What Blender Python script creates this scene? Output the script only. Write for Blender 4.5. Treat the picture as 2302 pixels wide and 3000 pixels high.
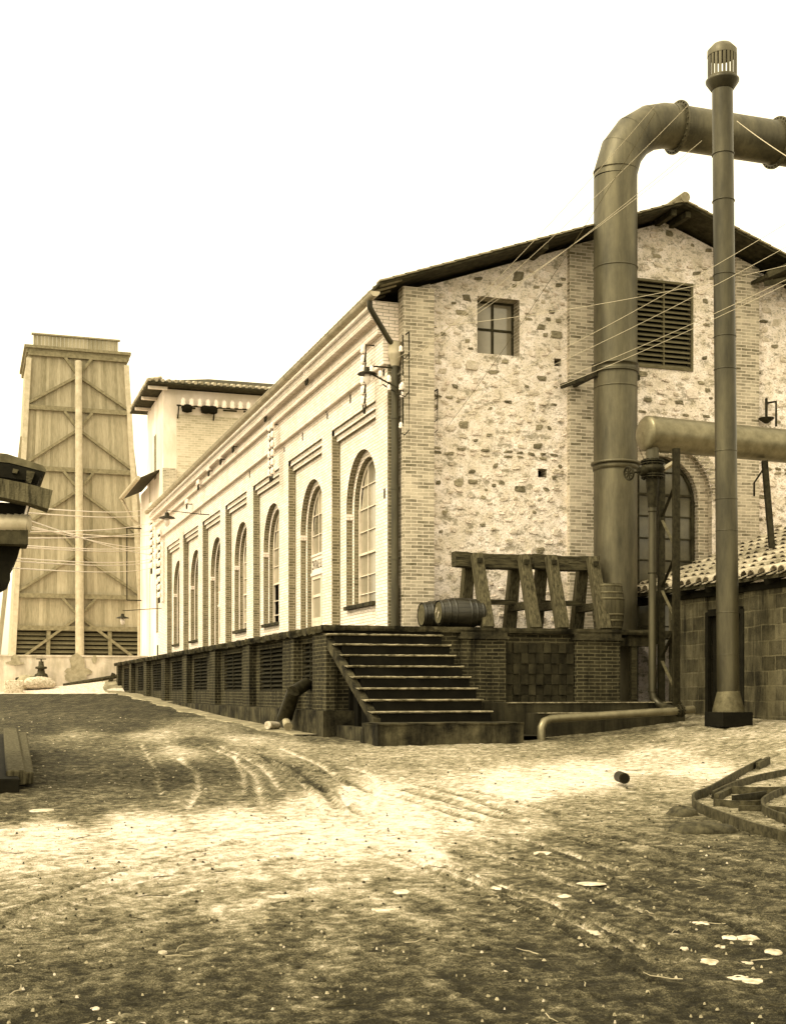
import bpy, math, random
import numpy as np
from mathutils import Vector, Matrix
random.seed(7)
for _o in list(bpy.data.objects): bpy.data.objects.remove(_o)
SC = bpy.context.scene
COL = SC.collection
R = math.radians
# ---------------------------------------------------------------- camera
# axes: x runs to the right along the stone gable, y runs away along the arched
# facade, the corner between them is the origin; heights are given from the eye (E = 1.5 m)
E = 1.5
CU, CV = -8.317, -24.63
YAW = R(18.31)
cam_d = bpy.data.cameras.new('camera'); cam = bpy.data.objects.new('camera', cam_d); COL.objects.link(cam)
cam.location = (CU, CV, E); cam.rotation_euler = (R(90), 0, -YAW)
cam_d.sensor_fit = 'HORIZONTAL'; cam_d.sensor_width = 36; cam_d.lens = 2780/1680*36
cam_d.shift_y = 382.5/1680; cam_d.clip_start = .1; cam_d.clip_end = 3000
SC.camera = cam
# ---------------------------------------------------------------- sky, sun, exposure
SUN_EL, SUN_AZ = 50, 250          # degrees; azimuth clockwise from +y
w = bpy.data.worlds.new('World'); SC.world = w; w.use_nodes = True
nt = w.node_tree; nt.nodes.clear()
sky = nt.nodes.new('ShaderNodeTexSky'); sky.sky_type = 'NISHITA'; sky.sun_disc = False
sky.sun_elevation = R(SUN_EL); sky.sun_rotation = R(SUN_AZ); sky.dust_density = 6; sky.air_density = 1.5
bw = nt.nodes.new('ShaderNodeRGBToBW'); nt.links.new(sky.outputs[0], bw.inputs[0])
pw = nt.nodes.new('ShaderNodeMath'); pw.operation = 'POWER'; pw.inputs[1].default_value = .35
nt.links.new(bw.outputs[0], pw.inputs[0])
tint = nt.nodes.new('ShaderNodeMix'); tint.data_type = 'RGBA'; tint.blend_type = 'MULTIPLY'; tint.inputs[0].default_value = 1
tint.inputs[7].default_value = (7.8, 6.86, 4.6, 1)
nt.links.new(pw.outputs[0], tint.inputs[6])
bg = nt.nodes.new('ShaderNodeBackground'); bg.inputs[1].default_value = .15
nt.links.new(tint.outputs[2], bg.inputs[0])
wo = nt.nodes.new('ShaderNodeOutputWorld'); nt.links.new(bg.outputs[0], wo.inputs[0])
sd = bpy.data.lights.new('sun', 'SUN'); sd.energy = 1.5; sd.angle = R(10); sd.color = (1, .89, .66)
sun = bpy.data.objects.new('sun', sd); COL.objects.link(sun)
sun.rotation_euler = (R(90-SUN_EL), 0, R(180-SUN_AZ)); sun.location = (-20, -5, 30)
SC.view_settings.view_transform = 'Standard'; SC.view_settings.look = 'None'
SC.view_settings.exposure = .42; SC.view_settings.gamma = 1
SC.cycles.max_bounces = 6
# ---------------------------------------------------------------- image coordinate helpers
SN, CS = math.sin(YAW), math.cos(YAW)
def Z(z): return z + E
def c2w(X, Y, z=0):               # metres right of / ahead of the tripod -> world
    return Vector((CU + X*CS + Y*SN, CV - X*SN + Y*CS, z + E))
def at(x, y, Y):                  # image pixel at a chosen distance ahead -> world
    return c2w((x-840)/2780*Y, Y, -(y-1477)/2780*Y)
def w2c(p):
    a, b = p[0]-CU, p[1]-CV
    return a*CS - b*SN, a*SN + b*CS
def on_v(x, y, v):                # where the ray of an image pixel meets the plane y = v
    t = (x-840)/2780; vr = v - CV
    u = (SN*vr + vr*CS*t)/(CS - SN*t); Y = SN*u + CS*vr
    return Vector((u+CU, v, E-(y-1477)/2780*Y))
def on_u(x, y, u):                # ... the plane x = u
    t = (x-840)/2780; ur = u - CU
    v = (ur*CS - t*ur*SN)/(SN + t*CS); Y = SN*ur + CS*v
    return Vector((u, v+CV, E-(y-1477)/2780*Y))
# ---------------------------------------------------------------- mesh builder
LOC = {}
FIT = [False]          # facade parts: shifted in x, scaled toward the camera in y and z
def fit(p): return (p[0]-.28, .9667*p[1]-.82, E+.9667*(p[2]-E))
class MB:
    def __init__(s): s.v=[]; s.f=[]; s.m=[]; s.s=[]; s.t=[]
    def add(s, vs, fs, m=0, sm=False, t=None):
        o = len(s.v); s.v += [tuple(p) for p in vs]
        if t is None: t = random.random()
        for f in fs: s.f.append([i+o for i in f]); s.m.append(m); s.s.append(sm); s.t.append(t)
    def quad(s, a, b, c, d, m=0, t=None): s.add([a,b,c,d], [(0,1,2,3)], m, False, t)
    def hexa(s, p, m=0, t=None):
        s.add(p, [(0,3,2,1),(4,5,6,7),(0,1,5,4),(1,2,6,5),(2,3,7,6),(3,0,4,7)], m, False, t)
    def box(s, x0,x1,y0,y1,z0,z1, m=0, t=None, j=0):
        p = [(x0,y0,z0),(x1,y0,z0),(x1,y1,z0),(x0,y1,z0),(x0,y0,z1),(x1,y0,z1),(x1,y1,z1),(x0,y1,z1)]
        if j: p = [tuple(c+random.uniform(-j,j) for c in q) for q in p]
        s.hexa(p, m, t)
    def beam(s, p, q, w, h, up=(0,0,1), m=0, t=None, w2=None, h2=None):
        p, q = Vector(p), Vector(q); d = (q-p).normalized(); up = Vector(up)
        sx = d.cross(up)
        if sx.length < 1e-4: sx = d.cross(Vector((1,0,0)))
        sx.normalize(); sz = sx.cross(d).normalized()
        w2 = w2 or w; h2 = h2 or h; o = []
        for c, a, b in ((p,w,h),(q,w2,h2)):
            o += [c-sx*a/2-sz*b/2, c+sx*a/2-sz*b/2, c+sx*a/2+sz*b/2, c-sx*a/2+sz*b/2]
        s.hexa(o, m, t)
    def tube(s, pts, r, n=8, m=0, caps=True, sm=True, t=None):
        pts = [Vector(p) for p in pts]; k = len(pts)
        rs = r if isinstance(r,(list,tuple)) else [r]*k
        vs = []; ref = None
        for i, p in enumerate(pts):
            if i == 0: d = pts[1]-p
            elif i == k-1: d = p-pts[-2]
            else: d = (pts[i+1]-p).normalized() + (p-pts[i-1]).normalized()
            d.normalize()
            if ref is None: ref = Vector((0,0,1)) if abs(d.z) < .9 else Vector((1,0,0))
            a = d.cross(ref).normalized(); b = a.cross(d).normalized(); ref = b
            sc = 1
            if 0 < i < k-1:
                c = max(.5, d.dot((p-pts[i-1]).normalized())); sc = 1
            for j in range(n):
                an = 2*math.pi*j/n
                vs.append(p + (a*math.cos(an)+b*math.sin(an))*rs[i]*sc)
        fs = [(i*n+j, i*n+(j+1)%n, (i+1)*n+(j+1)%n, (i+1)*n+j) for i in range(k-1) for j in range(n)]
        if t is None: t = random.random()
        s.add(vs, fs, m, sm, t)
        if caps:
            s.add(vs[:n], [tuple(range(n))[::-1]], m, False, t); s.add(vs[-n:], [tuple(range(n))], m, False, t)
    def lathe(s, o, ax, prof, n=24, m=0, sm=True, t=None, caps=True):
        o = Vector(o); ax = Vector(ax).normalized()
        s.tube2(o, ax, prof, n, m, sm, t, caps)
    def tube2(s, o, ax, prof, n, m, sm, t, caps):
        ref = Vector((0,0,1)) if abs(ax.z) < .9 else Vector((1,0,0))
        a = ax.cross(ref).normalized(); b = a.cross(ax).normalized()
        if t is None: t = random.random()
        vs = [o+ax*h+(a*math.cos(2*math.pi*j/n)+b*math.sin(2*math.pi*j/n))*r for h, r in prof for j in range(n)]
        k = len(prof)
        s.add(vs, [(i*n+j, i*n+(j+1)%n, (i+1)*n+(j+1)%n, (i+1)*n+j) for i in range(k-1) for j in range(n)], m, sm, t)
        if caps:
            s.add(vs[:n], [tuple(range(n))[::-1]], m, False, t); s.add(vs[-n:], [tuple(range(n))], m, False, t)
    def torus(s, c, ax, r, rr, n=24, k=8, m=0):
        c = Vector(c); ax = Vector(ax).normalized()
        ref = Vector((0,0,1)) if abs(ax.z) < .9 else Vector((1,0,0))
        a = ax.cross(ref).normalized(); b = a.cross(ax).normalized(); vs = []
        for i in range(n):
            d = a*math.cos(2*math.pi*i/n)+b*math.sin(2*math.pi*i/n)
            for j in range(k):
                vs.append(c + d*(r+rr*math.cos(2*math.pi*j/k)) + ax*rr*math.sin(2*math.pi*j/k))
        s.add(vs, [(i*k+j, i*k+(j+1)%k, ((i+1)%n)*k+(j+1)%k, ((i+1)%n)*k+j) for i in range(n) for j in range(k)], m, True)
    def build(s, name, mats, parent=None, label=None, bevel=0):
        if not isinstance(mats, (list,tuple)): mats = [mats]
        if FIT[0]: s.v = [fit(p) for p in s.v]
        base = Vector((0,0,0))
        if parent is not None: base = LOC.get(parent.name, base)
        me = bpy.data.meshes.new(name)
        vs = [(p[0]-base[0], p[1]-base[1], p[2]-base[2]) for p in s.v]
        me.from_pydata(vs, [], s.f)
        for m in mats: me.materials.append(m)
        me.polygons.foreach_set('material_index', s.m)
        me.polygons.foreach_set('use_smooth', s.s)
        at_ = me.attributes.new('tone', 'FLOAT', 'FACE'); at_.data.foreach_set('value', s.t)
        uv = me.uv_layers.new(name='UVMap'); n = len(me.loops)
        me.update()
        co = np.array(s.v, dtype=float); li = np.zeros(n, dtype=int); me.loops.foreach_get('vertex_index', li)
        nr = np.zeros(len(s.f)*3); me.polygons.foreach_get('normal', nr); nr = np.abs(nr.reshape(-1,3))
        lt = np.zeros(len(s.f), dtype=int); me.polygons.foreach_get('loop_total', lt)
        axn = np.repeat(np.where(nr[:,2] > .75, 2, np.where(nr[:,0] >= nr[:,1], 0, 1)), lt)
        c = co[li]; U = np.where(axn==0, c[:,1], c[:,0]); V = np.where(axn==2, c[:,1], c[:,2])
        uv.data.foreach_set('uv', np.stack([U,V],1).ravel())
        o = bpy.data.objects.new(name, me); COL.objects.link(o)
        if parent is not None: o.parent = parent; LOC[o.name] = base
        if label: o['label'] = label
        if bevel:
            b = o.modifiers.new('bevel','BEVEL'); b.width = bevel; b.segments = 1; b.limit_method = 'ANGLE'
        return o
def thing(name, label, cat, loc=(0,0,0), group=None):
    o = bpy.data.objects.new(name, None); COL.objects.link(o); o.location = loc
    LOC[o.name] = Vector(loc); o['label'] = label; o['category'] = cat; o.empty_display_size = .2
    if group: o['group'] = group
    return o
def tag(o, label, cat, group=None, kind=None):
    if label: o['label'] = label
    if cat: o['category'] = cat
    if group: o['group'] = group
    if kind: o['kind'] = kind
    return o
def rebase(o, loc):               # move a single-mesh thing's origin to its base
    loc = Vector(loc); o.data.transform(Matrix.Translation(-loc)); o.location = loc
    return o
def dup(root, loc, label=None, group=None):
    r = root.copy(); COL.objects.link(r); r.location = loc
    if label: r['label'] = label
    if group: r['group'] = group
    for ch in [c for c in bpy.data.objects if c.parent == root]:
        c = ch.copy(); COL.objects.link(c); c.parent = r
        for g in [c2 for c2 in bpy.data.objects if c2.parent == ch]:
            d = g.copy(); COL.objects.link(d); d.parent = c
    return r
# ---------------------------------------------------------------- materials
def sp(l):                         # neutral surface of reflectance l
    return (min(1,l*1.08), l*.95, l*(.52+.42*l), 1)
def mat(name, lo, hi=None, scale=4, stretch=(1,1,1), rough=.85, metal=0, bump=.3, bscale=None,
        brick=None, mortar=None, tone=0, grime=0, speck=0, wob=.03, detail=6, spec=.1, ramp=(.35,.65), coat=0):
    hi = hi if hi is not None else lo*1.3
    m = bpy.data.materials.new(name); m.use_nodes = True; t = m.node_tree; N = t.nodes; L = t.links
    b = N['Principled BSDF']; b.inputs['Roughness'].default_value = rough; b.inputs['Metallic'].default_value = metal
    b.inputs['Specular IOR Level'].default_value = spec
    g = N.new('ShaderNodeNewGeometry'); mp = N.new('ShaderNodeMapping'); mp.inputs['Scale'].default_value = stretch
    L.new(g.outputs['Position'], mp.inputs[0])
    n = N.new('ShaderNodeTexNoise'); n.inputs['Scale'].default_value = scale; n.inputs['Detail'].default_value = detail
    n.inputs['Roughness'].default_value = .65
    L.new(mp.outputs[0], n.inputs['Vector'])
    mr = N.new('ShaderNodeMapRange'); mr.inputs[1].default_value = ramp[0]; mr.inputs[2].default_value = ramp[1]
    L.new(n.outputs[0], mr.inputs[0])
    fac = mr.outputs[0]
    if tone:
        a = N.new('ShaderNodeAttribute'); a.attribute_name = 'tone'
        mx = N.new('ShaderNodeMix'); mx.inputs[0].default_value = tone
        L.new(fac, mx.inputs[2]); L.new(a.outputs['Fac'], mx.inputs[3]); fac = mx.outputs[0]
    c = N.new('ShaderNodeMix'); c.data_type = 'RGBA'; c.inputs[6].default_value = sp(lo); c.inputs[7].default_value = sp(hi)
    L.new(fac, c.inputs[0]); col = c.outputs[2]
    hgt = n.outputs[0]
    if brick:
        bw_, bh_, ms = brick
        bt = N.new('ShaderNodeTexBrick'); uv = N.new('ShaderNodeUVMap')
        # slight waviness so courses are not ruler straight
        dn = N.new('ShaderNodeTexNoise'); dn.inputs['Scale'].default_value = 2.2; L.new(uv.outputs[0], dn.inputs['Vector'])
        va = N.new('ShaderNodeVectorMath'); va.operation = 'MULTIPLY_ADD'; va.inputs[1].default_value = (wob,wob,0)
        L.new(dn.outputs['Color'], va.inputs[0]); L.new(uv.outputs[0], va.inputs[2])
        L.new(va.outputs[0], bt.inputs['Vector'])
        bt.inputs['Scale'].default_value = 1; bt.inputs['Brick Width'].default_value = bw_; bt.inputs['Row Height'].default_value = bh_
        bt.inputs['Mortar Size'].default_value = ms; bt.inputs['Mortar Smooth'].default_value = .2
        bt.inputs['Color1'].default_value = (0,0,0,1); bt.inputs['Color2'].default_value = (1,1,1,1); bt.inputs['Mortar'].default_value = (.5,.5,.5,1)
        mx = N.new('ShaderNodeMix'); mx.inputs[0].default_value = .55
        L.new(mr.outputs[0], mx.inputs[2]); L.new(bt.outputs['Color'], mx.inputs[3]); L.new(mx.outputs[0], c.inputs[0])
        mc = N.new('ShaderNodeMix'); mc.data_type = 'RGBA'; mc.inputs[7].default_value = sp(mortar)
        L.new(bt.outputs['Fac'], mc.inputs[0]); L.new(c.outputs[2], mc.inputs[6]); col = mc.outputs[2]
        hm = N.new('ShaderNodeMath'); hm.operation = 'MULTIPLY_ADD'; hm.inputs[1].default_value = -1.2
        L.new(bt.outputs['Fac'], hm.inputs[0]); L.new(n.outputs[0], hm.inputs[2]); hgt = hm.outputs[0]
    if speck:                       # crevices and dark grit between the stones
        for sc_,th_ in ((4.5,.57),(17,.58),(48,.60)):
            n5 = N.new('ShaderNodeTexNoise'); n5.inputs['Scale'].default_value = sc_; n5.inputs['Detail'].default_value = 9; n5.inputs['Roughness'].default_value = .72
            mp5 = N.new('ShaderNodeMapping'); mp5.inputs['Scale'].default_value = (1,1,1.7); mp5.inputs['Location'].default_value = (sc_,0,3); L.new(g.outputs['Position'], mp5.inputs[0]); L.new(mp5.outputs[0], n5.inputs['Vector'])
            r5 = N.new('ShaderNodeMapRange'); r5.inputs[1].default_value = th_-.05; r5.inputs[2].default_value = th_+.04; r5.inputs[4].default_value = speck
            L.new(n5.outputs[0], r5.inputs[0]); g5 = N.new('ShaderNodeMix'); g5.data_type = 'RGBA'; g5.inputs[7].default_value = sp(lo*.25)
            L.new(r5.outputs[0], g5.inputs[0]); L.new(col, g5.inputs[6]); col = g5.outputs[2]
    if grime:                       # dark stains running down the surface
        mp2 = N.new('ShaderNodeMapping'); mp2.inputs['Scale'].default_value = (2.2,2.2,.35); L.new(g.outputs['Position'], mp2.inputs[0])
        n2 = N.new('ShaderNodeTexNoise'); n2.inputs['Scale'].default_value = 1.6; n2.inputs['Detail'].default_value = 7; n2.inputs['Roughness'].default_value = .7
        L.new(mp2.outputs[0], n2.inputs['Vector'])
        r2 = N.new('ShaderNodeMapRange'); r2.inputs[1].default_value = .42; r2.inputs[2].default_value = .66; r2.inputs[4].default_value = grime
        L.new(n2.outputs[0], r2.inputs[0])
        gm = N.new('ShaderNodeMix'); gm.data_type = 'RGBA'; gm.inputs[7].default_value = sp(lo*.22)
        L.new(r2.outputs[0], gm.inputs[0]); L.new(col, gm.inputs[6]); col = gm.outputs[2]
    L.new(col, b.inputs['Base Color'])
    if bump:
        if bscale:
            n3 = N.new('ShaderNodeTexNoise'); n3.inputs['Scale'].default_value = bscale; n3.inputs['Detail'].default_value = 5
            L.new(g.outputs['Position'], n3.inputs['Vector'])
            ad = N.new('ShaderNodeMath'); L.new(hgt, ad.inputs[0]); L.new(n3.outputs[0], ad.inputs[1]); hgt = ad.outputs[0]
        bp = N.new('ShaderNodeBump'); bp.inputs['Strength'].default_value = bump; bp.inputs['Distance'].default_value = .02
        L.new(hgt, bp.inputs['Height']); L.new(bp.outputs[0], b.inputs['Normal'])
    return m
M = {}
M['facade'] = mat('facade_brick', .66, .90, 1.6, brick=(.25,.068,.006), mortar=.24, bump=.45, tone=0, bscale=60)
M['jamb'] = mat('shaded_facade_brick', 0.08, 0.24, 3, brick=(.25,.068,.006), mortar=.42, bump=.4, bscale=60)  # darker copy of the facade brick: shade of reveals and undersides painted in
M['plaster'] = mat('lime_plaster', .60, .86, .9, bump=.3, bscale=30, stretch=(1,1,.4))
M['gable_brick'] = mat('gable_brick', 0.09, 0.58, 2.2, brick=(.25,.07,.008), mortar=.62, bump=.5, bscale=60)
M['mortar'] = mat('rubble_mortar', .66, .95, 3.2, bump=1, bscale=22, detail=10, speck=.72)
M['stone'] = mat('rubble_stone', 0.07, 0.4, 14, tone=.6, bump=.8, bscale=40)
M['pale_stone'] = mat('pale_rubble_stone', 0.42, 0.86, 10, tone=.5, bump=.8, bscale=40)
M['dark_brick'] = mat('grimy_brick', 0.01, 0.055, 2.4, brick=(.25,.07,.010), mortar=.11, bump=.6, bscale=50, grime=.85)
M['dark_block'] = mat('grimy_block', 0.01, 0.05, 3, tone=.5, bump=.5, bscale=40, grime=.8)
M['wall_block'] = mat('shed_block', 0.015, 0.15, 2.2, brick=(.42,.27,.014), mortar=.13, wob=.07, bump=.7, bscale=30, grime=.8)
M['conc'] = mat('stained_concrete', 0.008, 0.09, 2.6, bump=.6, bscale=35, grime=.9)
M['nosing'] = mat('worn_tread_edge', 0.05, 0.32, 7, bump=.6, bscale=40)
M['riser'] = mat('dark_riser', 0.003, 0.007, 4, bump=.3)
M['black'] = mat('dark_void', .008, .012, 4, bump=0, rough=1)
M['glass'] = mat('window_glass', 0.07, 0.52, .7, bump=.06, rough=.12, spec=.9, tone=.75)
M['dirty_glass'] = mat('dirty_glass', 0.05, 0.1, 1.5, bump=.05, rough=.25, spec=.7)
M['frame'] = mat('window_frame', .55, .7, 5, bump=.1)
M['dark_frame'] = mat('dark_iron_frame', 0.02, 0.05, 5, bump=.1)
M['iron'] = mat('rusty_iron', 0.012, 0.035, 12, rough=.55, metal=.3, bump=.3)
M['pipe'] = mat('painted_sheet_steel', 0.06, 0.13, 1.6, stretch=(1,1,.35), rough=.50, metal=.45, bump=.12, spec=.5, grime=.55, bscale=9)
M['pipe_dark'] = mat('dark_sheet_steel', 0.03, 0.08, 1.8, stretch=(1,1,.3), rough=.40, metal=.55, bump=.10, spec=.5, grime=.5, bscale=9)
M['header'] = mat('steel_header', 0.12, 0.2, 5, rough=.36, metal=.6, bump=.10, spec=.5)
M['zinc'] = mat('zinc_sheet', .34, .5, 4, rough=.5, metal=.3, bump=.1)
M['tile'] = mat('clay_roof_tile', 0.12, 0.55, 9, tone=.5, bump=.4, bscale=50)
M['tile_dark'] = mat('old_roof_tile', .14, .34, 9, tone=.5, bump=.4, bscale=50)
M['soffit'] = mat('soffit_board', 0.02, 0.06, 6, stretch=(1,1,1), bump=.3)
M['old_wood'] = mat('weathered_timber', 0.012, 0.075, 9, stretch=(.35,3,3), bump=.6, bscale=50)
M['leg_wood'] = mat('trestle_leg_timber', 0.025, 0.11, 9, stretch=(3,3,.4), bump=.5, bscale=50)
M['tower_wood'] = mat('tower_boarding', 0.18, 0.42, 7, stretch=(3,3,.3), tone=.6, bump=.3)
M['tower_beam'] = mat('tower_beam', 0.14, 0.24, 6, bump=.3)
M['tower_post'] = mat('tower_post', 0.36, 0.5, 3, bump=.3)
M['slat'] = mat('louvre_slat', 0.008, 0.03, 7, tone=.4, bump=.3)
M['slat_grey'] = mat('gable_louvre_slat', 0.09, 0.16, 7, tone=.4, bump=.2)
M['barrel'] = mat('tarred_barrel', 0.006, 0.02, 10, stretch=(.3,1,1), rough=.4, bump=.4, spec=.5)
M['barrel_wood'] = mat('oak_barrel', 0.03, 0.1, 9, stretch=(3,3,.4), tone=.5, rough=.6, bump=.4)
M['barrel_head'] = mat('barrel_head', 0.05, 0.11, 9, bump=.3)
M['hoop'] = mat('barrel_hoop', 0.06, 0.12, 9, rough=.5, metal=.3, bump=.2)
M['porcelain'] = mat('porcelain', .75, .82, 5, rough=.2, bump=0, spec=.6)
M['wire'] = mat('bare_wire', 0.42, 0.5, 40, rough=.5, bump=0)
M['wire_pale'] = mat('pale_wire', .75, .85, 40, rough=.5, bump=0)
M['wire_dark'] = mat('old_wire', .1, .16, 40, rough=.6, bump=0)
M['sack'] = mat('sackcloth', .24, .36, 9, bump=.6, bscale=60)
M['white'] = mat('white_paint', .72, .8, 5, bump=.1)
M['letter'] = mat('sign_lettering', .06, .09, 5, bump=0)
M['limestone'] = mat('pale_stone', .26, .66, 14, bump=.6, bscale=60)
M['boundary'] = mat('stained_render', .50, .72, 1.4, bump=.2, bscale=30, grime=.35)
M['rail'] = mat('rusty_flat_bar', 0.015, 0.07, 14, rough=.6, bump=.4)
M['tar'] = mat('tarred_roofing', 0.06, 0.14, 6, bump=.4)
M['dark_wood'] = mat('sooty_wood', 0.005, 0.012, 6, bump=.3)
# ---------------------------------------------------------------- ground
def sstep(x): x = np.clip(x,0,1); return x*x*(3-2*x)
def vnoise(x, y, seed=0):
    xi, yi = np.floor(x).astype(np.int64), np.floor(y).astype(np.int64); fx, fy = x-xi, y-yi
    fx = fx*fx*(3-2*fx); fy = fy*fy*(3-2*fy)
    def h(a,b):
        n = (a*374761393 + b*668265263 + seed*974711) & 0x7fffffff
        n = ((n ^ (n >> 13))*1274126177) & 0x7fffffff
        return ((n ^ (n >> 16)) & 0xffff)/65535.
    return (h(xi,yi)*(1-fx)+h(xi+1,yi)*fx)*(1-fy)+(h(xi,yi+1)*(1-fx)+h(xi+1,yi+1)*fx)*fy
def fbm(x, y, o=4, seed=0):
    r = 0; a = .5
    for i in range(o): r = r + a*vnoise(x*2**i, y*2**i, seed+i); a *= .5
    return r
GY = [-8,5,10,16,21,26,32,43,50,57,400]; GZ = [-1.5,-1.42,-1.22,-1.02,-.87,-.78,-.66,-.33,-.12,-.05,-.05]
def gz(X, Y):                     # smooth ground height relative to the eye
    X = np.asarray(X,float); Y = np.asarray(Y,float)
    u = X*CS+Y*SN+CU; v = -X*SN+Y*CS+CV
    z = np.interp(Y, GY, GZ) + .36*sstep((u-.8)/5.5)*sstep((Y-11)/9)
    z = z + np.clip(.11*(u+6.8),0,.75)*sstep((v-29.8)/2.6)
    return z
def gpt(x, y, h=0):               # the ground point under that image pixel
    Y = 12.
    for _ in range(30): Y = .5*Y + .5*(-(float(gz((x-840)/2780*Y, Y))))*2780/(y-1477)
    X = (x-840)/2780*Y; return c2w(X, Y, float(gz(X,Y))+h)
# dirt map: how dusty (1) or muddy (0) the yard is at these places, near corners darkened as painted vignette
DUST_VIGNETTE = [(20,1500,.1),(150,1500,.12),(320,1520,.12),(60,1560,.1),(250,1555,.12),(420,1590,.25),(200,1585,.3),(100,1620,.1),(60,1660,.12),(130,1690,.25),
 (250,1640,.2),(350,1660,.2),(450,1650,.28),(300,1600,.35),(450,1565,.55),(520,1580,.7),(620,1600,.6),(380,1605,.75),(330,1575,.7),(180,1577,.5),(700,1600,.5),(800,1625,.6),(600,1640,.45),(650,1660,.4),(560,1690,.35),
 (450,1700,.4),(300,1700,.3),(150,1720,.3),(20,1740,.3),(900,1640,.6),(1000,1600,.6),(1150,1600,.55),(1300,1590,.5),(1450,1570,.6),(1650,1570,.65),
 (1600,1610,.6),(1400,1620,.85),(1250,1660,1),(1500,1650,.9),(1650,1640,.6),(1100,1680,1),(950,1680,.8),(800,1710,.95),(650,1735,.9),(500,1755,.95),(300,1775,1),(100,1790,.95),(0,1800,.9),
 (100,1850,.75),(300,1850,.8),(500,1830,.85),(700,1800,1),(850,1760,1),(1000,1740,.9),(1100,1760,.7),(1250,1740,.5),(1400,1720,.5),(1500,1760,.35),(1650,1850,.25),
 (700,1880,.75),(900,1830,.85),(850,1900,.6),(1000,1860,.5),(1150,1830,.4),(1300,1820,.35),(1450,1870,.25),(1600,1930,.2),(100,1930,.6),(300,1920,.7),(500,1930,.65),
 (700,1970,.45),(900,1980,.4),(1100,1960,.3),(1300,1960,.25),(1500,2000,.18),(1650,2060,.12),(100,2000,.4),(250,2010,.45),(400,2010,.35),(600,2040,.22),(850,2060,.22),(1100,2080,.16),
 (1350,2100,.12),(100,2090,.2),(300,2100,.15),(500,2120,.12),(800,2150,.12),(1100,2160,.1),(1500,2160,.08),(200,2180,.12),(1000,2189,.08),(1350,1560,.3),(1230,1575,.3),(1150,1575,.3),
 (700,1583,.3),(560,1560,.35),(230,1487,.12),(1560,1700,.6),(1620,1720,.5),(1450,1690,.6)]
def px(X, Y, z): return 840+2780*X/Y, 1477-2780*z/Y
def dust_vignette_map(X, Y):
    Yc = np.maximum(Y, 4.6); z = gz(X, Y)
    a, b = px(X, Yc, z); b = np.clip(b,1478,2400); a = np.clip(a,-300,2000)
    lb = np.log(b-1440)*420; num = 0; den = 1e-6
    for (p,q,d) in DUST_VIGNETTE:
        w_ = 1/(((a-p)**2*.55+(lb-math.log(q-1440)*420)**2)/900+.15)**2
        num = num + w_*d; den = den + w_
    return num/den
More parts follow.
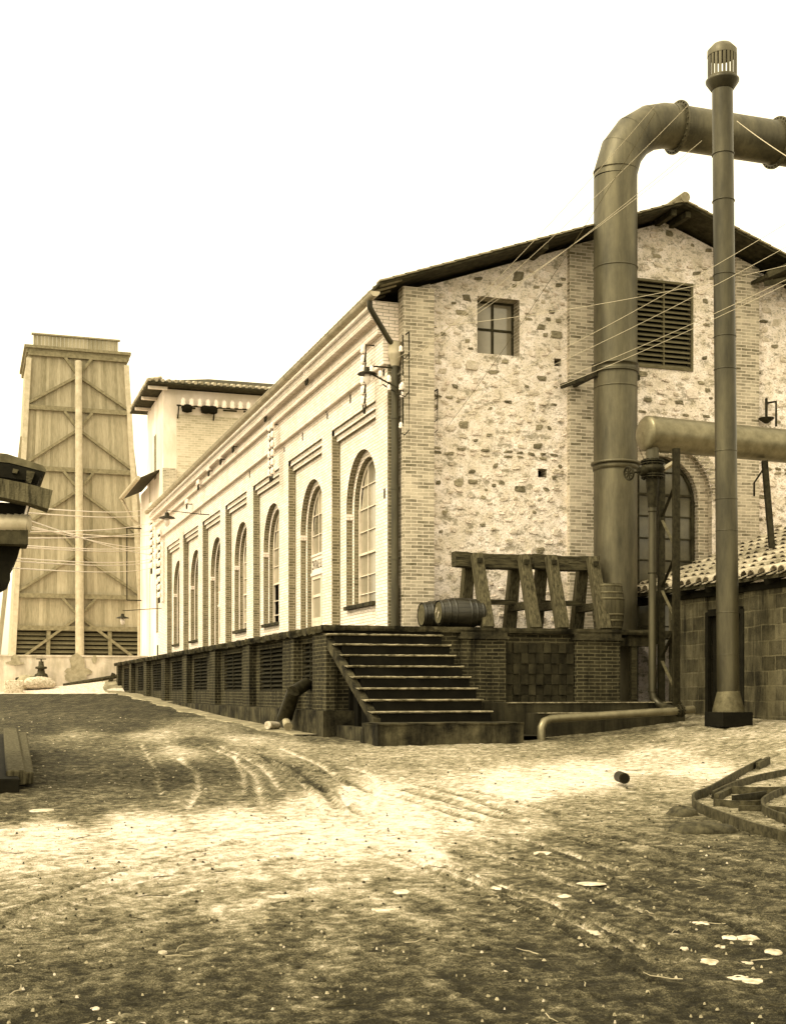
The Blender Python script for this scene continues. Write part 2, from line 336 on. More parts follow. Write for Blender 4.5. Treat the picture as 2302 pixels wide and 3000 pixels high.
def ground():
    ys = 1/np.linspace(1/4.2, 1/75., 640); ys = np.concatenate([np.linspace(-8,4.1,26), ys, np.geomspace(78,420,14)])
    k = np.linspace(-1,1,520); s = .34*k+.66*k**3
    Y = np.repeat(ys[:,None], len(k), 1); X = s[None,:]*(np.maximum(Y,0)*.8+5)
    u = X*CS+Y*SN+CU; v = -X*SN+Y*CS+CV
    z = gz(X,Y); d = dust_vignette_map(X,Y)
    act = (Y<70)
    # wheel ruts and cart tracks
    ruts = [([(430,1590),(500,1620),(545,1660),(560,1720)],.07,1),([(470,1595),(560,1640),(600,1690)],.06,1),([(540,1610),(620,1640),(690,1690),(720,1730)],.07,-1),
            ([(600,1600),(690,1640),(740,1680),(740,1720)],.07,1),([(740,1640),(790,1655),(808,1685),(790,1735)],.05,1),([(620,1640),(700,1655),(800,1700)],.08,-1),
            ([(860,1690),(960,1715),(1080,1750)],.09,-1),([(900,1680),(1000,1705),(1110,1745)],.09,-1),([(830,1700),(930,1730),(1040,1760)],.07,-1),([(1000,1690),(1100,1715),(1200,1740)],.06,-1),
            ([(380,1620),(420,1650),(425,1690),(400,1730)],.06,1),([(500,1620),(520,1660),(520,1700)],.05,1),([(300,1590),(330,1640),(345,1700)],.04,1),
            ([(1250,1760),(1450,1800),(1680,1850)],.04,-1),([(1230,1775),(1420,1820),(1680,1885)],.03,-1),([(1200,1790),(1400,1840),(1680,1920)],.035,-1),([(0,1960),(200,1880),(500,1800)],.03,-1),([(0,1990),(250,1900),(560,1810)],.035,1),
            ([(1050,1800),(1300,1880),(1600,2000)],.035,-1),([(1000,1810),(1250,1900),(1550,2030)],.03,1),([(1100,1790),(1350,1870),(1660,1980)],.03,1),([(560,1620),(640,1670),(720,1700),(760,1740)],.05,-1),([(580,1630),(650,1680),(690,1740)],.04,1),
            ([(950,1850),(1200,1940),(1450,2060)],.035,1),([(850,1830),(1150,1960),(1400,2100)],.03,-1),([(900,1840),(1180,1950),(1430,2080)],.03,1)]
    rz = np.zeros_like(z); rd = np.zeros_like(z)
    wob = (fbm(X*6,Y*6,3,5)-.45)*.10
    for pts, wd, sg in ruts:
        P = [w2c(gpt(*p)) for p in pts]
        bd = np.full(z.shape, 1e9)
        for (ax,ay),(bx,by) in zip(P[:-1],P[1:]):
            L2 = (bx-ax)**2+(by-ay)**2; t = np.clip(((X-ax)*(bx-ax)+(Y-ay)*(by-ay))/L2,0,1)
            bd = np.minimum(bd, np.hypot(X-ax-t*(bx-ax), Y-ay-t*(by-ay)))
        bd = np.abs(bd+wob*.5)
        wd = wd*.6; g = np.exp(-(bd/wd)**2); br = np.exp(-((bd-wd*1.9)/(wd*.8))**2)
        rz += -.018*g + .012*br; rd += (.40 if sg>0 else -.35)*g
    amp = np.clip(.35+.65*(1-d),0,1)
    n1 = fbm(X*.8,Y*.8,4,1)-.47; n2 = fbm(X*4,Y*4,5,9)-.47; n3 = fbm(X*17,Y*17,4,21)-.47; n4 = fbm(X*45,Y*45,2,33)-.4
    # trampled clods
    cl = np.maximum(0, fbm(X*9,Y*9,3,77)-.55)
    near = np.clip(1.6-Y/40,.2,1)
    # long drag marks: one set running to the lower right, one to the lower left
    def streak(dx,dy,sd): 
        L_=math.hypot(dx,dy); dx/=L_; dy/=L_; al=X*dx+Y*dy; ac=X*dy-Y*dx; ac=ac+.25*np.sin(al*.35+sd)
        return fbm(ac*9,al*.55,4,50+sd)-.47
    sw = sstep((X+.9)/1.4); stk = streak(1.2,-3.1,1)*sw + streak(1.1,1.5,2)*(1-sw); stk = stk*np.clip((16-Y)/6,0,1)
    z = z + act*(.012*stk + .035*n1 + .03*n2*amp + (.024*n3*amp + .016*n4 + .09*cl*amp)*near + rz)
    d = d + rd + act*(stk*.42 + n2*.3 + n3*.45 + n4*.35 + n1*.15)
    # bright sandy apron before the far wall
    lim = 50.2 + .03*(X+10) + (fbm(X*1.5,Y*1.5,3,3)-.45)*1.5
    d = np.where((Y>lim)&(v>18), .95, d)
    wp = np.stack([u+CU*0, v, z+E],-1).reshape(-1,3)
    nr, nc = z.shape; idx = np.arange(nr*nc).reshape(nr,nc)
    q = np.stack([idx[:-1,:-1],idx[:-1,1:],idx[1:,1:],idx[1:,:-1]],-1).reshape(-1,4)
    me = bpy.data.meshes.new('ground'); me.from_pydata(wp.tolist(), [], q.tolist())
    me.polygons.foreach_set('use_smooth', [True]*len(q))
    a = me.attributes.new('dust_vignette','FLOAT','POINT'); a.data.foreach_set('value', np.clip(d*.88+.03,0,.92).ravel())
    m = bpy.data.materials.new('yard_dirt'); m.use_nodes = True; t = m.node_tree; N = t.nodes; L = t.links; b = N['Principled BSDF']
    b.inputs['Roughness'].default_value = .95; b.inputs['Specular IOR Level'].default_value = .15
    at_ = N.new('ShaderNodeAttribute'); at_.attribute_name = 'dust_vignette'
    g = N.new('ShaderNodeNewGeometry')
    def noise(sc, det, st=(1,1,1)):
        mp = N.new('ShaderNodeMapping'); mp.inputs['Scale'].default_value = st; L.new(g.outputs['Position'], mp.inputs[0])
        n = N.new('ShaderNodeTexNoise'); n.inputs['Scale'].default_value = sc; n.inputs['Detail'].default_value = det; n.inputs['Roughness'].default_value = .7
        L.new(mp.outputs[0], n.inputs['Vector']); return n.outputs[0]
    na = noise(11,9); nb = noise(95,7)
    s1 = N.new('ShaderNodeMath'); s1.operation = 'MULTIPLY_ADD'; s1.inputs[1].default_value = 1.5; L.new(na, s1.inputs[0]); L.new(at_.outputs['Fac'], s1.inputs[2])
    s2 = N.new('ShaderNodeMath'); s2.operation = 'MULTIPLY_ADD'; s2.inputs[1].default_value = 1.3; L.new(nb, s2.inputs[0]); L.new(s1.outputs[0], s2.inputs[2])
    s3 = N.new('ShaderNodeMath'); s3.operation = 'SUBTRACT'; s3.inputs[1].default_value = 1.4; L.new(s2.outputs[0], s3.inputs[0])
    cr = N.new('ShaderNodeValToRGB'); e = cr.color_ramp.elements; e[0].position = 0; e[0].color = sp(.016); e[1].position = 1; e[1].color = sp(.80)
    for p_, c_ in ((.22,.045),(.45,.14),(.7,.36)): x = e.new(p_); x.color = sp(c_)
    L.new(cr.outputs[0], b.inputs['Base Color'])
    nf = noise(170,5)
    s4 = N.new('ShaderNodeMath'); s4.operation = 'MULTIPLY_ADD'; s4.inputs[1].default_value = .8; L.new(nf, s4.inputs[0]); L.new(s3.outputs[0], s4.inputs[2])
    s5 = N.new('ShaderNodeMath'); s5.operation = 'SUBTRACT'; s5.inputs[1].default_value = .38; L.new(s4.outputs[0], s5.inputs[0])
    L.new(s5.outputs[0], cr.inputs[0])
    nc_ = noise(34,12)
    bp = N.new('ShaderNodeBump'); bp.inputs['Strength'].default_value = 1; bp.inputs['Distance'].default_value = .04
    L.new(nc_, bp.inputs['Height']); L.new(bp.outputs[0], b.inputs['Normal'])
    me.materials.append(m)
    o = bpy.data.objects.new('ground', me); COL.objects.link(o); o['kind'] = 'structure'
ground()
# ---------------------------------------------------------------- arched brick facade and stone gable: the power house
TZ = Z(1.19)                      # terrace level
BAYS = [(1.66,5.11),(6.0,9.44),(10.5,13.9),(14.85,18.25),(19.2,22.6),(23.55,26.95),(27.9,31.3)]
LEN = 32.0; WID = 12.04
EAVE = 7.85; RIDGE = 10.2
ph = thing('power_house', 'long brick hall with seven arched bays and a rubble stone gable', 'building', (0,0,TZ))
def arch_panel(mb, P, a0,a1,z0,z1, ca,r,zsill,zspr, d,d2, m=0,mj=1, n=18):
    q = lambda *p: mb.quad(*p)
    mb.quad(P(a0,d,z0),P(ca-r,d,z0),P(ca-r,d,z1),P(a0,d,z1),m)
    mb.quad(P(ca+r,d,z0),P(a1,d,z0),P(a1,d,z1),P(ca+r,d,z1),m)
    if zsill > z0: mb.quad(P(ca-r,d,z0),P(ca+r,d,z0),P(ca+r,d,zsill),P(ca-r,d,zsill),m)
    A = [(ca+r*math.cos(math.pi*(1-i/n)), zspr+r*math.sin(math.pi*(1-i/n))) for i in range(n+1)]
    for (a,z),(b,y) in zip(A[:-1],A[1:]): mb.quad(P(a,d,z),P(b,d,y),P(b,d,z1),P(a,d,z1),m)
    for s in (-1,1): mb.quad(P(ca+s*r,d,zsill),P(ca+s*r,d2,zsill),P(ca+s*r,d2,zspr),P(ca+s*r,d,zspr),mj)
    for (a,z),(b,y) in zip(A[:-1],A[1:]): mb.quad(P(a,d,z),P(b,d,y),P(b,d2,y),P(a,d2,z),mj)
    mb.quad(P(ca-r,d,zsill),P(ca+r,d,zsill),P(ca+r,d2,zsill),P(ca-r,d2,zsill),m)
def PF(a,d,z): return (d,a,z)
FIT[0]=True
fw = MB(); H0 = Z(-1.3)
def fq(a0,a1,z0,z1,d,m=0): fw.quad(PF(a0,d,z0),PF(a1,d,z0),PF(a1,d,z1),PF(a0,d,z1),m)
edges = [.85]+[e for b in BAYS for e in b]+[33.9]
for i in range(0,len(edges),2): fq(edges[i],edges[i+1],H0,Z(6.8),0)
SPR = Z(4.23)
for k,(a0,a1) in enumerate(BAYS):
    c = (a0+a1)/2; door = k in (1,4)
    zs = TZ if door else Z(1.95)
    fq(a0,a1,Z(6.17),Z(6.8),0)
    for i,(za,zb,d) in enumerate(((5.91,6.04,.12),(6.04,6.17,.06))):
        fq(a0,a1,Z(za),Z(zb),d)
        fw.quad(PF(a0,d,Z(za)),PF(a1,d,Z(za)),PF(a1,d+.06 if i else d+.08,Z(za)),PF(a0,d+.06 if i else d+.08,Z(za)),1)
    fw.quad(PF(a0,0,Z(6.17)),PF(a1,0,Z(6.17)),PF(a1,.06,Z(6.17)),PF(a0,.06,Z(6.17)),1)
    for a in (a0,a1):
        fw.quad(PF(a,0,H0),PF(a,.2,H0),PF(a,.2,Z(5.91)),PF(a,0,Z(5.91)),1)
        fw.quad(PF(a,0,Z(5.91)),PF(a,.12,Z(5.91)),PF(a,.12,Z(6.04)),PF(a,0,Z(6.04)),1)
    arch_panel(fw,PF,a0,a1,H0,Z(5.91),c,1.2,zs,SPR,.2,.34)
    arch_panel(fw,PF,c-1.2,c+1.2,H0,Z(5.60),c,1.04,zs,SPR,.34,.50)
    # impost blocks at the spring of the outer order
    for s in (-1,1): fw.box(.19,.33,c+s*1.2-.05,c+s*1.2+.05,Z(3.98),Z(4.13),0)
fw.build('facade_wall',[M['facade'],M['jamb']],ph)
for i,(v,z) in enumerate([(1.1,6.55),(3.55,6.5),(5.5,6.53),(7.9,6.45),(9.9,6.5),(14.4,6.5),(23.0,6.5),(1.05,4.0),(5.6,6.70)]):
    hl=MB(); hl.box(-.004,.02,v-.05,v+.05,Z(z),Z(z+.2 if i%2 else z+.14),0)
    hl.build('putlog_hole',M['black'],ph)
# sills
for k,(a0,a1) in enumerate(BAYS):
    if k in (1,4): continue
    c=(a0+a1)/2; s=MB(); s.box(.10,.52,c-1.12,c+1.12,Z(1.87),Z(1.955),j=.006); s.build('sill',M['conc'],ph)
# windows and doors in the facade
def arch_pts(c,r,z,n=14): return [(c+r*math.cos(math.pi*i/n), z+r*math.sin(math.pi*i/n)) for i in range(n+1)]
def fac_window(c, kind):
    u = .47; fr = MB(); zs = TZ+.02 if kind=='door' else Z(1.96); r=1.03
    trans = Z(3.15) if kind!='door' else Z(3.55)
    ap = arch_pts(c,r-.03,SPR)
    fr.tube([(u,a,z) for a,z in ap],.03,4,sm=False)
    for s in (-1,1): fr.box(u-.03,u+.03,c+s*(r-.03)-.03,c+s*(r-.03)+.03,zs,SPR)
    def bar(a0,z0,a1,z1,t=.022): fr.beam((u,a0,z0),(u,a1,z1),t*1.3,t)
    def half(z): return r-.03 if z<=SPR else math.sqrt(max(0,(r-.03)**2-(z-SPR)**2))
    cols = (-.36,.36)
    zlow = trans
    for a in cols:
        top = SPR+math.sqrt((r-.03)**2-a*a); bar(c+a,(zs if kind!='door' else trans),c+a,top)
    z = trans; rows=[]
    while z < SPR+r-.25:
        rows.append(z); z += .52
    for z in rows: bar(c-half(z),z,c+half(z),z,.022 if z>trans else .05)
    if kind!='door':
        z = trans-.5
        while z > zs+.1: bar(c-r+.03,z,c+r-.03,z); z -= .42
        bar(c-r+.03,zs+.03,c+r-.03,zs+.03,.05)
    f = fr.build('window' , M['frame'], ph)
    gl = MB(); zb = trans if kind in ('door','open') else zs
    ug = u+.02
    rg = r-.04; us = [-rg,-.36,.36,rg]; us=[-rg,-(rg+.36)/2,-.36,-.18,0,.18,.36,(rg+.36)/2,rg]
    zr_ = [zb]+[q for q in sorted(set([round(q,3) for q in rows]+([trans] if kind!='door' else [])+([round(trans-.5-.42*i,3) for i in range(5)] if kind=='window' else []))) if q>zb+.02]+[SPR+rg]
    top = lambda a_: SPR+math.sqrt(max(0,rg*rg-a_*a_))
    for i in range(8):
        for z0_,z1_ in zip(zr_[:-1],zr_[1:]):
            A0,A1 = us[i],us[i+1]; t0,t1 = top(A0),top(A1)
            if max(t0,t1) <= z0_: continue
            rr_ = random.Random(int(c*10)*100+(0 if i<2 else 1 if i<6 else 2)*10+int(z0_*7)); tn=rr_.random()
            gl.add([(ug,c+A0,min(z0_,t0)),(ug,c+A1,min(z0_,t1)),(ug,c+A1,min(z1_,t1)),(ug,c+A0,min(z1_,t0))],[(0,1,2,3)],0,False,tn)
    gl.build('pane', M['glass'] if kind!='dark' else M['dirty_glass'], f)
    if kind=='door':
        for s in (-1,1):
            d = MB(); a0,a1 = sorted((c+s*.02,c+s*.98)); dz=Z(3.02)
            d.box(u-.03,u+.03,a0,a0+.1,TZ+.01,dz); d.box(u-.03,u+.03,a1-.1,a1,TZ+.01,dz)
            for z0_,z1_ in ((TZ+.01,TZ+.14),(TZ+.62,TZ+.72),(Z(2.45),Z(2.52)),(dz-.1,dz)): d.box(u-.028,u+.028,a0+.1,a1-.1,z0_,z1_)
            d.box(u-.02,u+.02,a0+.1,a1-.1,TZ+.14,TZ+.62)
            dd = d.build('door_leaf',M['frame'],ph)
            g = MB(); g.quad((u,a0+.1,TZ+.72),(u,a1-.1,TZ+.72),(u,a1-.1,dz-.1),(u,a0+.1,dz-.1)); g.build('pane',M['glass'],dd)
        hd = MB(); hd.box(u-.06,u+.04,c-1.0,c+1.0,Z(3.02),Z(3.10)); hd.box(u-.02,u+.03,c-1.0,c+1.0,Z(3.10),Z(3.52)); hd.box(u-.05,u+.03,c-1.0,c+1.0,Z(3.52),Z(3.57))
        return hd.build('sign_panel',M['white'],ph)
sg = None
for k,(a0,a1) in enumerate(BAYS):
    r_ = fac_window((a0+a1)/2, ['window','door','open','window','door','window','window'][k])
    if k==1: sg = r_
def text_part(s, parent, loc, rot, size, m, name='lettering', sx=1):
    cu = bpy.data.curves.new(name,'FONT'); cu.body = s; cu.size = size; cu.extrude=.002; cu.align_x='LEFT'
    o = bpy.data.objects.new(name,cu); COL.objects.link(o); dg = bpy.context.evaluated_depsgraph_get()
    me = bpy.data.meshes.new_from_object(o.evaluated_get(dg)); bpy.data.objects.remove(o)
    me.transform(Matrix.Diagonal((sx,1,1,1)))
    loc = fit(loc) if FIT[0] else loc; wm = Matrix.Translation(Vector(loc)-LOC.get(parent.name,Vector((0,0,0)))) @ rot; me.transform(wm); me.materials.clear(); me.materials.append(m)
    o = bpy.data.objects.new(name,me); COL.objects.link(o); o.parent = parent; return o
# text on the -x face, reading from far to near (left to right as seen from the yard)
rotF = Matrix(((0,0,-1,0),(-1,0,0,0),(0,1,0,0),(0,0,0,1)))
text_part('CENTRALE ELETTRICA', sg, (.47-.024, 8.72, Z(3.19)), rotF, .33, M['letter'], sx=.46)
FIT[0]=False
# string courses, frieze, cornice and the plain side walls, on their own planes
fw=MB()
fw.box(-.38,0,-.02,LEN,Z(6.50),Z(7.10),0); fw.box(-.49,0,-.02,LEN,Z(7.10),Z(7.24),0); fw.box(-.46,0,-.02,LEN,Z(7.24),Z(7.36),0)
fw.box(-.64,0,-.02,LEN,Z(7.36),Z(7.50),0); fw.box(-.60,0,-.02,LEN,Z(7.50),Z(7.75),0)
fw.quad((-.28,.0,H0),(0,.0,H0),(0,.0,Z(6.5)),(-.28,.0,Z(6.5)),1)
fw.build('cornice',[M['facade'],M['jamb']],ph)
fw=MB()
fw.quad((.02,LEN,H0),(WID,LEN,H0),(WID,LEN,Z(7.8)),(.02,LEN,Z(7.8)),0)
fw.quad((WID,0,H0),(WID,LEN,H0),(WID,LEN,Z(7.8)),(WID,0,Z(7.8)),0)
fw.build('rear_wall',[M['facade']],ph)
# gable wall
def roofz(u): return Z(EAVE) + (RIDGE-EAVE)*(1-abs(u-6.02)/6.70) - .1
gw = MB(); GV = .12
AR = (6.02, 1.18, Z(4.16))
ops = {(1.69,2.63):(Z(6.93),Z(8.1)), (5.3,6.72):(Z(6.93),Z(8.83)), (3.42,3.58):(Z(6.8),Z(6.96)), (3.05,3.25):(Z(4.45),Z(4.63))}
br = sorted(set([0,.62,3.72,4.3,AR[0]-1.18,AR[0]+1.18,7.74,8.32,11.42,WID]+[e for k in ops for e in k]))
def brick_at(u): return u<.62 or 3.72<=u<4.3 or 7.74<=u<8.32 or u>=11.42
for a,b in zip(br[:-1],br[1:]):
    mid=(a+b)/2; y = 0 if brick_at(mid) else GV; m = 0 if brick_at(mid) else 1
    n = max(1,int((b-a)/.5)); zb = H0
    if AR[0]-1.18<=mid<=AR[0]+1.18: zb = Z(5.6)
    segs=[(zb,None)]
    for (o0,o1),(z0,z1) in ops.items():
        if o0-1e-6<=a and b<=o1+1e-6: segs=[(zb,z0),(z1,None)]
    for i in range(n):
        p=a+(b-a)*i/n; q=a+(b-a)*(i+1)/n
        for lo,hi in segs:
            gw.quad((p,y,lo),(q,y,lo),(q,y,hi or roofz(q)),(p,y,hi or roofz(p)),m)
gw.box(-.055,.60,-.30,-.001,H0,roofz(0)+.02,0)
for u in (.62,3.72,4.3,7.74,8.32,11.42): gw.quad((u,0,H0),(u,GV,H0),(u,GV,roofz(u)),(u,0,roofz(u)),0)
for (o0,o1),(z0,z1) in ops.items():
    D=GV+(.36 if o1-o0>.5 else .3)
    for u in (o0,o1): gw.quad((u,GV,z0),(u,D,z0),(u,D,z1),(u,GV,z1),2)
    for z in (z0,z1): gw.quad((o0,GV,z),(o1,GV,z),(o1,D,z),(o0,D,z),2)
    if o1-o0<.5: gw.quad((o0,D,z0),(o1,D,z0),(o1,D,z1),(o0,D,z1),4)
def PG(a,d,z): return (a,d,z)
arch_panel(gw,PG,AR[0]-1.18,AR[0]+1.18,H0,Z(5.6),AR[0],1.18,Z(1.0),AR[2],GV,GV+.16,1,0)
arch_panel(gw,PG,AR[0]-1.18,AR[0]+1.18,H0,Z(5.5),AR[0],.93,Z(1.0),AR[2],GV+.16,GV+.36,0,0)
gw.build('gable_wall',[M['gable_brick'],M['mortar'],M['gable_brick'],M['plaster'],M['black']],ph)
# voussoirs of the gable arch
vs = MB(); nv=34
for i in range(nv):
    a0=math.pi*i/nv+.012; a1=math.pi*(i+1)/nv-.012; r0,r1=.935,1.175; y=GV+.158-.02*random.random()
    p=[(AR[0]+r*math.cos(a),y_,AR[2]+r*math.sin(a)) for y_ in (y,GV+.2) for r,a in ((r0,a0),(r1,a0),(r1,a1),(r0,a1))]
    vs.hexa(p)
    a0=math.pi*i/nv+.01; a1=math.pi*(i+1)/nv-.01; r0,r1=1.185,1.44; y=GV-.02-.015*random.random()
    p=[(AR[0]+r*math.cos(a),y_,AR[2]+r*math.sin(a)) for y_ in (y,GV+.1) for r,a in ((r0,a0),(r1,a0),(r1,a1),(r0,a1))]
    vs.hexa(p)
vs.build('brick_arch',M['gable_brick'],ph)
# rubble stones bedded in the gable mortar
st = MB(); rs = random.Random(11)
def clear(u,z,w_,h_):
    if z+h_>roofz(u)-.05 or z<TZ-.1: return False
    for a,b in ((0,.62),(3.72,4.3),(7.74,8.32),(11.42,13)):
        if u+w_>a and u-w_<b: return False
    for (o0,o1),(z0,z1) in ops.items():
        if u+w_>o0-.06 and u-w_<o1+.06 and z+h_>z0-.06 and z-h_<z1+.12: return False
    if abs(u-AR[0])<1.5+w_ and z<AR[2]: return False
    if math.hypot(u-AR[0],z-AR[2])<1.5+max(w_,h_): return False
    return True
placed=[]
def try_stone(cx,cz,w2,h2,dark,n=15,band=False):
    if not clear(cx,cz,w2,h2): return
    for (a,b,c,d) in placed:
        if abs(a-cx)<(c+w2)*1.0 and abs(b-cz)<(d+h2)*1.0: return
    placed.append((cx,cz,w2+.008,h2+.008)); n=rs.choice((9,10,11)) if not band else n; ring=[]; ph0=rs.uniform(-.4,.4)
    lob=[rs.uniform(.62,1.05) for _ in range(5)]
    for i in range(n):
        a=2*math.pi*i/n; ca,sa=math.cos(a),math.sin(a); e=.45 if band else .5
        rr=rs.uniform(.74,1.08)*(1 if band else lob[int(5*i/n)]*.5+lob[int(5*i/n+1)%5]*.5)
        x=w2*rr*math.copysign(abs(ca)**e,ca); y=h2*rr*math.copysign(abs(sa)**e,sa); ring.append((cx+x+y*ph0*.6,cz+y+x*ph0*.35))
    y0=GV+.004; y1=GV-rs.uniform(.006,.035)
    out=[(a,y0,b) for a,b in ring]; inn=[(cx+(a-cx)*.88,y1+rs.uniform(-.01,.01),cz+(b-cz)*.88) for a,b in ring]; mid=[(cx+(a-cx)*.45,y1+rs.uniform(-.016,.008),cz+(b-cz)*.45) for a,b in ring]
    fs=[(k*n+i,k*n+(i+1)%n,(k+1)*n+(i+1)%n,(k+1)*n+i) for k in (0,1) for i in range(n)]+[tuple(range(2*n,3*n))]
    st.add(out+inn+mid,fs,0 if dark else 1,False,rs.random())
for zb_ in (4.84,4.93,5.98):
    u=.7
    while u<11.4:
        if rs.random()<.85: try_stone(u+.12,Z(zb_)+rs.uniform(-.01,.01),rs.uniform(.07,.115),.032,rs.random()<.6,10,True)
        u+=.26
for k in range(5200):
    big=rs.random(); w2=rs.uniform(.13,.24) if big<.12 else rs.uniform(.05,.15); h2=w2*rs.uniform(.36,.8) if w2>.08 else w2*rs.uniform(.45,.95)
    try_stone(rs.uniform(.62,11.4),rs.uniform(TZ,Z(10.1)),w2,min(h2,.14),rs.random()<.24)
so = st.build('rubble_stone',[M['stone'],M['pale_stone']],ph); so['kind']='stuff'
# gable window, vent, arched window
def frame_rect(mb,u0,u1,z0,z1,y,t=.05,cols=1,rows=1,b=.03):
    mb.box(u0,u0+t,y,y+.05,z0,z1); mb.box(u1-t,u1,y,y+.05,z0,z1); mb.box(u0+t,u1-t,y,y+.05,z0,z0+t); mb.box(u0+t,u1-t,y,y+.05,z1-t,z1)
    for i in range(1,cols): x=u0+(u1-u0)*i/cols; mb.box(x-b/2,x+b/2,y+.005,y+.045,z0+t,z1-t)
    for i in range(1,rows): z=z0+(z1-z0)*i/rows; mb.box(u0+t,u1-t,y+.008,y+.042,z-b/2,z+b/2)
f=MB(); frame_rect(f,1.69,2.63,Z(6.93),Z(8.1),GV+.3,.04,2,2,.045); wf=f.build('window',M['dark_frame'],ph,label='small square window high in the stone gable')
g=MB(); g.quad((1.69,GV+.335,Z(6.93)),(2.63,GV+.335,Z(6.93)),(2.63,GV+.335,Z(8.1)),(1.69,GV+.335,Z(8.1))); g.build('pane',M['glass'],wf)
f=MB(); frame_rect(f,5.3,6.72,Z(6.93),Z(8.83),GV-.03,.05,1,1)
nsl=17
for i in range(nsl):
    z=Z(6.98)+1.80*i/nsl
    f.hexa([(5.35,GV-.01,z),(6.67,GV-.01,z),(6.67,GV+.10,z+.085),(5.35,GV+.10,z+.085),(5.35,GV-.01,z+.014),(6.67,GV-.01,z+.014),(6.67,GV+.10,z+.099),(5.35,GV+.10,z+.099)],0,.3+.5*random.random())
f.box(6.0,6.03,GV-.005,GV+.1,Z(6.98),Z(8.78))
f.box(5.35,6.67,GV+.14,GV+.16,Z(6.95),Z(8.8),1)
f.build('louvre',[M['slat_grey'],M['black']],ph)
f=MB(); y=GV+.3; c,_,zs=AR; r=.91
f.tube([(a,y,z) for a,z in arch_pts(c,r-.03,zs)],.035,4,sm=False)
for s in (-1,1): f.box(c+s*(r-.035)-.035,c+s*(r-.035)+.035,y-.03,y+.03,Z(1.0),zs)
for a in (-.45,0,.45): f.box(c+a-.013,c+a+.013,y-.015,y+.015,Z(1.0),zs+math.sqrt(r*r-a*a)-.03)
for i,z in enumerate(np.arange(1.4,4.9,.48)):
    h=r-.04 if Z(z)<=zs else math.sqrt(max(.01,(r-.04)**2-(Z(z)-zs)**2)); f.box(c-h,c+h,y-.018,y+.018,Z(z)-(.03 if abs(z-4.28)<.1 else .014),Z(z)+.014)
wf=f.build('window',M['dark_frame'],ph,label='tall arched window partly hidden by the pipes')
g=MB(); P=[(a,y+.03,z) for a,z in arch_pts(c,r-.03,zs)]; g.add([(c-r+.03,y+.03,Z(1.0)),(c+r-.03,y+.03,Z(1.0))]+P,[tuple(range(len(P)+2))]); g.build('pane',M['dirty_glass'],wf)
# roof
rf=MB(); OV=-.7
def rp(u,y,dz=0): return (u,y,Z(EAVE)+(RIDGE-EAVE)*(1-abs(u-6.02)/6.70)+dz)
for s in (1,-1):
    e = 6.02-s*6.70
    a,b=(e,6.02)
    rf.hexa([rp(a,OV),rp(b,OV),rp(b,LEN+.1),rp(a,LEN+.1),rp(a,OV,.06),rp(b,OV,.06),rp(b,LEN+.1,.06),rp(a,LEN+.1,.06)],0)
# slightly uneven rows of tiles showing along the verge
ro=rf.build('roof',M['soffit'],ph)
tl=MB()
N_=26
for s in (1,-1):
    for i in range(N_):
        u0=6.02-s*6.66*(i/N_); u1=6.02-s*6.66*((i+1.15)/N_)
        p0=rp(u0,0,.062)[2]; p1=rp(u1,0,.075)[2]; tl.beam((u0,OV+.06,p0),(u1,OV+.06,p1),.22,.03)
    e=6.02-s*6.66
    tl.quad(rp(6.02,OV+.1,.085),rp(e,OV+.1,.085),rp(e,LEN+.1,.085),rp(6.02,LEN+.1,.085))
tl.tube([(6.02,OV-.06,Z(RIDGE)+.13),(6.02,LEN,Z(RIDGE)+.13)],.11,10)
for i in range(90):               # eave tile ends above the gutter
    y=OV+.1+i*.36; tl.tube([(-.64,y,Z(EAVE)+.05),(-.2,y,Z(EAVE)+.20)],[.07,.06],6)
tl.build('roof_tile',M['tile_dark'],ro)
for u in (2.9,5.85,6.19,9.1):
    pu=MB(); z=rp(u,0)[2]-.09; pu.box(u-.06,u+.06,OV+.12,.2,z-.06,z+.06,j=.01)
    pu.build('purlin',M['soffit'],ph)
# gutter and downpipe
gt=MB(); n=8; gu,gz_=-.76,Z(7.72)
ys=[OV]+list(np.arange(0,LEN+.2,.8))
ring=[(gu+.10*math.cos(math.pi+math.pi*j/n), gz_+.10*math.sin(math.pi+math.pi*j/n)) for j in range(n+1)]
vs_=[(a,y,z) for y in (OV,LEN) for a,z in ring]; gt.add(vs_,[(j,j+1,n+1+j+1,n+1+j) for j in range(n)],0,True)
gt.add([(a,OV,z) for a,z in ring],[tuple(range(n+1))])
gt.tube([(gu-.10,OV,gz_),(gu-.10,LEN,gz_)],.014,5)
for y in ys[1:]:
    gt.add([(gu+.112*math.cos(math.pi+math.pi*j/n), yy, gz_+.112*math.sin(math.pi+math.pi*j/n)) for yy in (y,y+.03) for j in range(n+1)],[(j,j+1,n+1+j+1,n+1+j) for j in range(n)],0,True)
gt.build('gutter',M['zinc'],ph)
dp=MB(); pu_,pv=-.165,-.13
dp.tube([(gu,-.35,Z(7.68)),(gu,-.35,Z(7.5)),(-.66,-.3,Z(7.38)),(-.3,-.2,Z(6.92)),(pu_,-.15,Z(6.85))],.055,10)
dp.tube([(pu_,pv,Z(6.55)),(pu_,pv,TZ+.9)],.075,14); dp.tube([(pu_,pv,TZ+.9),(pu_,pv,TZ)],.083,14)
for z in (2.6,4.0,5.4): dp.tube([(pu_,pv,Z(z)),(pu_,pv,Z(z)+.05)],.088,14)
do=dp.build('downpipe',M['pipe_dark'],ph)
hp=MB(); hp.lathe((pu_,pv,Z(6.45)),(0,0,1),[(0,.08),(.22,.145),(.24,.15),(.44,.13),(.47,.14)],14); hp.build('hopper',M['zinc'],do)
